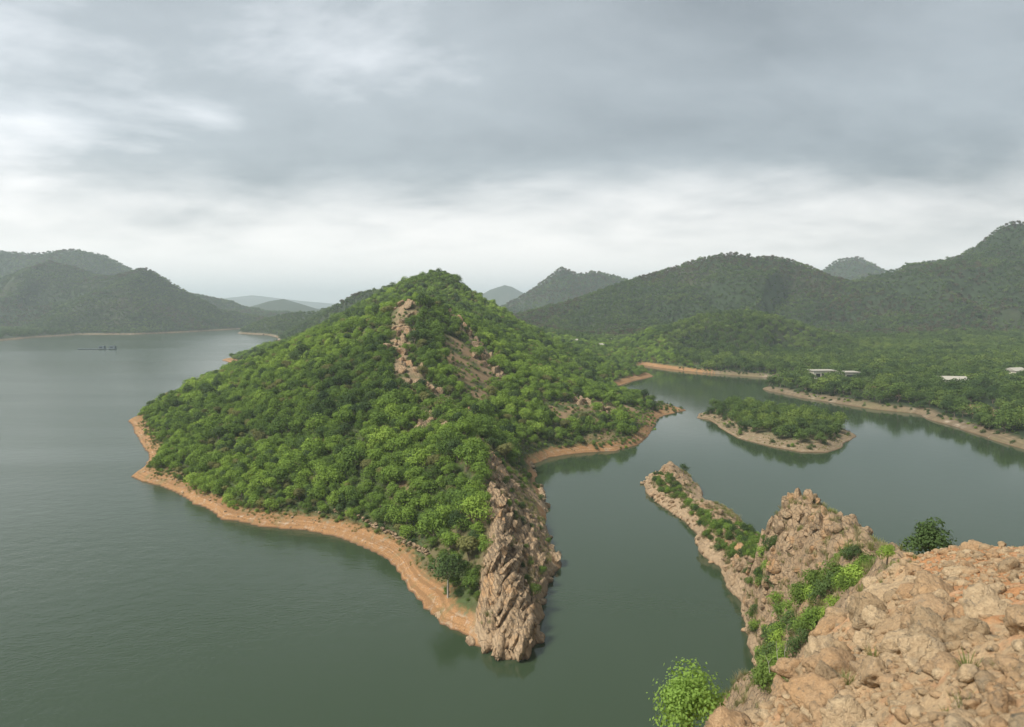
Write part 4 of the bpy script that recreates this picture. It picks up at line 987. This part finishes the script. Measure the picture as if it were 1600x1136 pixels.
# ------------------------------------------------------------------ houses, pontoon, walls
M['plaster'] = plain('plaster', (0.62, 0.57, 0.47), 0.85, 0.18, 1.2); M['roofing'] = plain('roofing', (0.36, 0.335, 0.28), 0.8, 0.15, 1.5)
M['glass_dark'] = plain('glass_dark', (0.03, 0.032, 0.035), 0.3, 0.1, 2); M['door_wood'] = plain('door_wood', (0.13, 0.085, 0.055), 0.7, 0.2, 4)
M['steel'] = plain('steel', (0.12, 0.15, 0.17), 0.6, 0.2, 1.5); M['float'] = plain('float', (0.09, 0.11, 0.125), 0.5, 0.15, 2); M['sheet'] = plain('sheet', (0.17, 0.21, 0.235), 0.5, 0.12, 2)
def house(name, loc, w, d, h, rz, label, wins, door, roof_over=0.4, gable=0.0, group=None):
    r = empty(name, loc, rz, label, 'house', group)
    bm = bmesh.new(); box(bm, -w/2, w/2, -d/2, d/2, -1.5, h); bm_obj('wall', bm, M['plaster'], r)
    bm = bmesh.new()
    if gable:
        vs = [bm.verts.new(q) for q in [(-w/2-roof_over, -d/2-roof_over, h-0.05), (w/2+roof_over, -d/2-roof_over, h-0.05), (w/2+roof_over, d/2+roof_over, h-0.05), (-w/2-roof_over, d/2+roof_over, h-0.05), (-w/2-roof_over, 0, h+gable), (w/2+roof_over, 0, h+gable)]]
        for f in ((0, 1, 5, 4), (2, 3, 4, 5), (0, 4, 3), (1, 2, 5), (3, 2, 1, 0)): bm.faces.new([vs[k] for k in f])
    else: box(bm, -w/2-roof_over, w/2+roof_over, -d/2-roof_over, d/2+roof_over, h-0.003, h+0.35)
    bm_obj('roof', bm, M['roofing'], r)
    for x0, x1, z0, z1 in wins:
        bm = bmesh.new(); box(bm, x0-0.12, x1+0.12, -d/2-0.08, -d/2+0.05, z0-0.12, z1+0.12); f_ = bm_obj('window', bm, M['roofing'], r)
        bm = bmesh.new(); box(bm, x0, x1, -d/2-0.11, -d/2, z0, z1); bm_obj('pane', bm, M['glass_dark'], f_)
    if door:
        bm = bmesh.new(); box(bm, door[0], door[1], -d/2-0.07, -d/2+0.05, 0.0, door[2]); bm_obj('door', bm, M['door_wood'], r)
    return r
HL = ['long cream flat-roofed house with dark openings among the bank trees', 'smaller cream house with one wide dark opening next to the long house', 'long low cream building with pale pitched roof and a row of openings', 'tall pale house with pitched roof half hidden in the trees']
for (hp, w, hh_, a), lb, k in zip(HOUSES, HL, range(4)):
    zg = float(h_main(hp[0], hp[1])); wn = {0: [(-5, -2.6, 0.8, 2.8), (-1.8, 0.4, 0.8, 2.8), (3.6, 5.2, 1.2, 2.8)], 1: [(-2.8, 2.2, 0.6, 2.4)], 2: [(-5.4, -4, 0.6, 2.0), (-3, -1.6, 0.6, 2.0), (1.8, 3.2, 0.6, 2.0), (4.2, 5.6, 0.6, 2.0)], 3: [(-2.8, -1.2, 1.2, 2.8), (1.2, 2.8, 1.2, 2.8)]}[k]
    house('house', (hp[0], hp[1], zg), w, 7.0, hh_, a, lb, wn, {0: (1.3, 2.6, 2.4), 1: (3.0, 4.0, 2.2), 2: (-0.6, 0.6, 2.0), 3: (-0.6, 0.6, 2.2)}[k], 0.45, 1.5 if k > 1 else 0.0)
for k, (u, v, d_, lb) in enumerate([(897,541,600,'tiny white hut in the wooded valley below the large hill'), (955,535,640,'tiny white hut at the foot of the bare hillside track'), (938,545,585,'tiny pale hut between two others in the wooded valley')]):
    p = P(u, v, d_); zg = float(h_all(np.array([p[0]]), np.array([p[1]]))[0])
    house('hut', (p[0], p[1], max(zg, p[2]-2.2)), 6.0, 5.0, 3.0, 0.2*k-0.2, lb, [(-2, -0.8, 1, 2.2)], (0.6, 1.6, 2.1), 0.4, 1.1)
# floating platform far out on the lake
p = G(152, 546); fp = empty('floating_platform', (p[0], p[1], 0), R(2), 'long dark floating platform with two flat cabins far out on the lake', 'platform')
bm = bmesh.new(); box(bm, -18.5, 18.5, -1.5, 1.5, 0.42, 0.75); bm_obj('deck', bm, M['steel'], fp)
for k in range(9):
    v_, f_ = tube([(-17.5+k*4.3, -1.7, 0.22), (-17.5+k*4.3, 1.7, 0.22)], [0.42, 0.42], 10); link('float', mesh_np('float', [tuple(q) for q in v_], f_, M['float']), fp)
for x0, x1, hh_ in ((2.2, 7.4, 2.3), (12.8, 18.0, 2.5)):
    bm = bmesh.new(); box(bm, x0, x1, -1.9, 1.9, 0.74, 0.75+hh_); cb = bm_obj('cabin', bm, M['sheet'], fp)
    bm = bmesh.new(); box(bm, x0-0.3, x1+0.3, -2.2, 2.2, 0.745+hh_, 0.95+hh_); bm_obj('cabin_roof', bm, M['steel'], cb)
    bm = bmesh.new(); box(bm, x0+0.8, x1-1.8, -1.96, -1.8, 1.6, 2.5); bm_obj('window', bm, M['glass_dark'], cb)
for k in range(8):
    bm = bmesh.new(); xk = -18+k*2.7; box(bm, xk-0.05, xk+0.05, -1.45, -1.35, 0.74, 1.75); bm_obj('rail_post', bm, M['steel'], fp)
bm = bmesh.new(); box(bm, -18.1, 1.9, -1.44, -1.36, 1.70, 1.78); bm_obj('rail', bm, M['steel'], fp)
# low dry-stone walls on the hill
def wall(pix, d0, d1, n, b, label):
    pts = [surf(u, v, h_pen, d0, d1) for u, v in pix]; pts = np.array(densify(pts, 0.8)); r_ = empty('stone_wall', tuple(pts[0]), 0, label, 'wall')
    rg2 = np.random.default_rng(n); k = 0
    for q in pts:
        for lvl in range(2):
            if rg2.random() < 0.15*(1+lvl): continue
            zz = float(h_pen(q[0], q[1])); o_ = piece('stone', RBLOCKS[rg2.integers(5)], r_, (q[0]-pts[0][0]+rg2.normal(0, 0.1), q[1]-pts[0][1]+rg2.normal(0, 0.1), zz-pts[0][2]+0.15+lvl*0.42), (b*rg2.uniform(0.8, 1.3), b, b*0.8), (rg2.normal(0, 0.2), rg2.normal(0, 0.2), rg2.uniform(0, 6.28)))
wall([(520,800),(553,807),(590,826),(623,843),(650,858),(668,868)], 100, 220, 5, 0.5, 'low broken dry-stone wall between the sandy shore and the wood')
wall([(788,664),(820,650),(862,637)], 150, 330, 6, 0.55, 'low stone wall slanting across the scrub on the right flank of the hill')

# ------------------------------------------------------------------ haze
bm = bmesh.new(); box(bm, -13900, 13900, -1900, 17900, -8, 330)
m, t, o = newmat('haze_air')
pv = nd(t, 'ShaderNodeVolumePrincipled', Density=0.00020); pv.inputs['Color'].default_value = (0.84, 0.945, 1.0, 1); pv.inputs['Anisotropy'].default_value = 0.15
lk(t, pv.outputs[0], o.inputs['Volume'])
tag(bm_obj('haze', bm, m), 'pale blue haze over the lake and hills', 'haze', None, 'stuff')
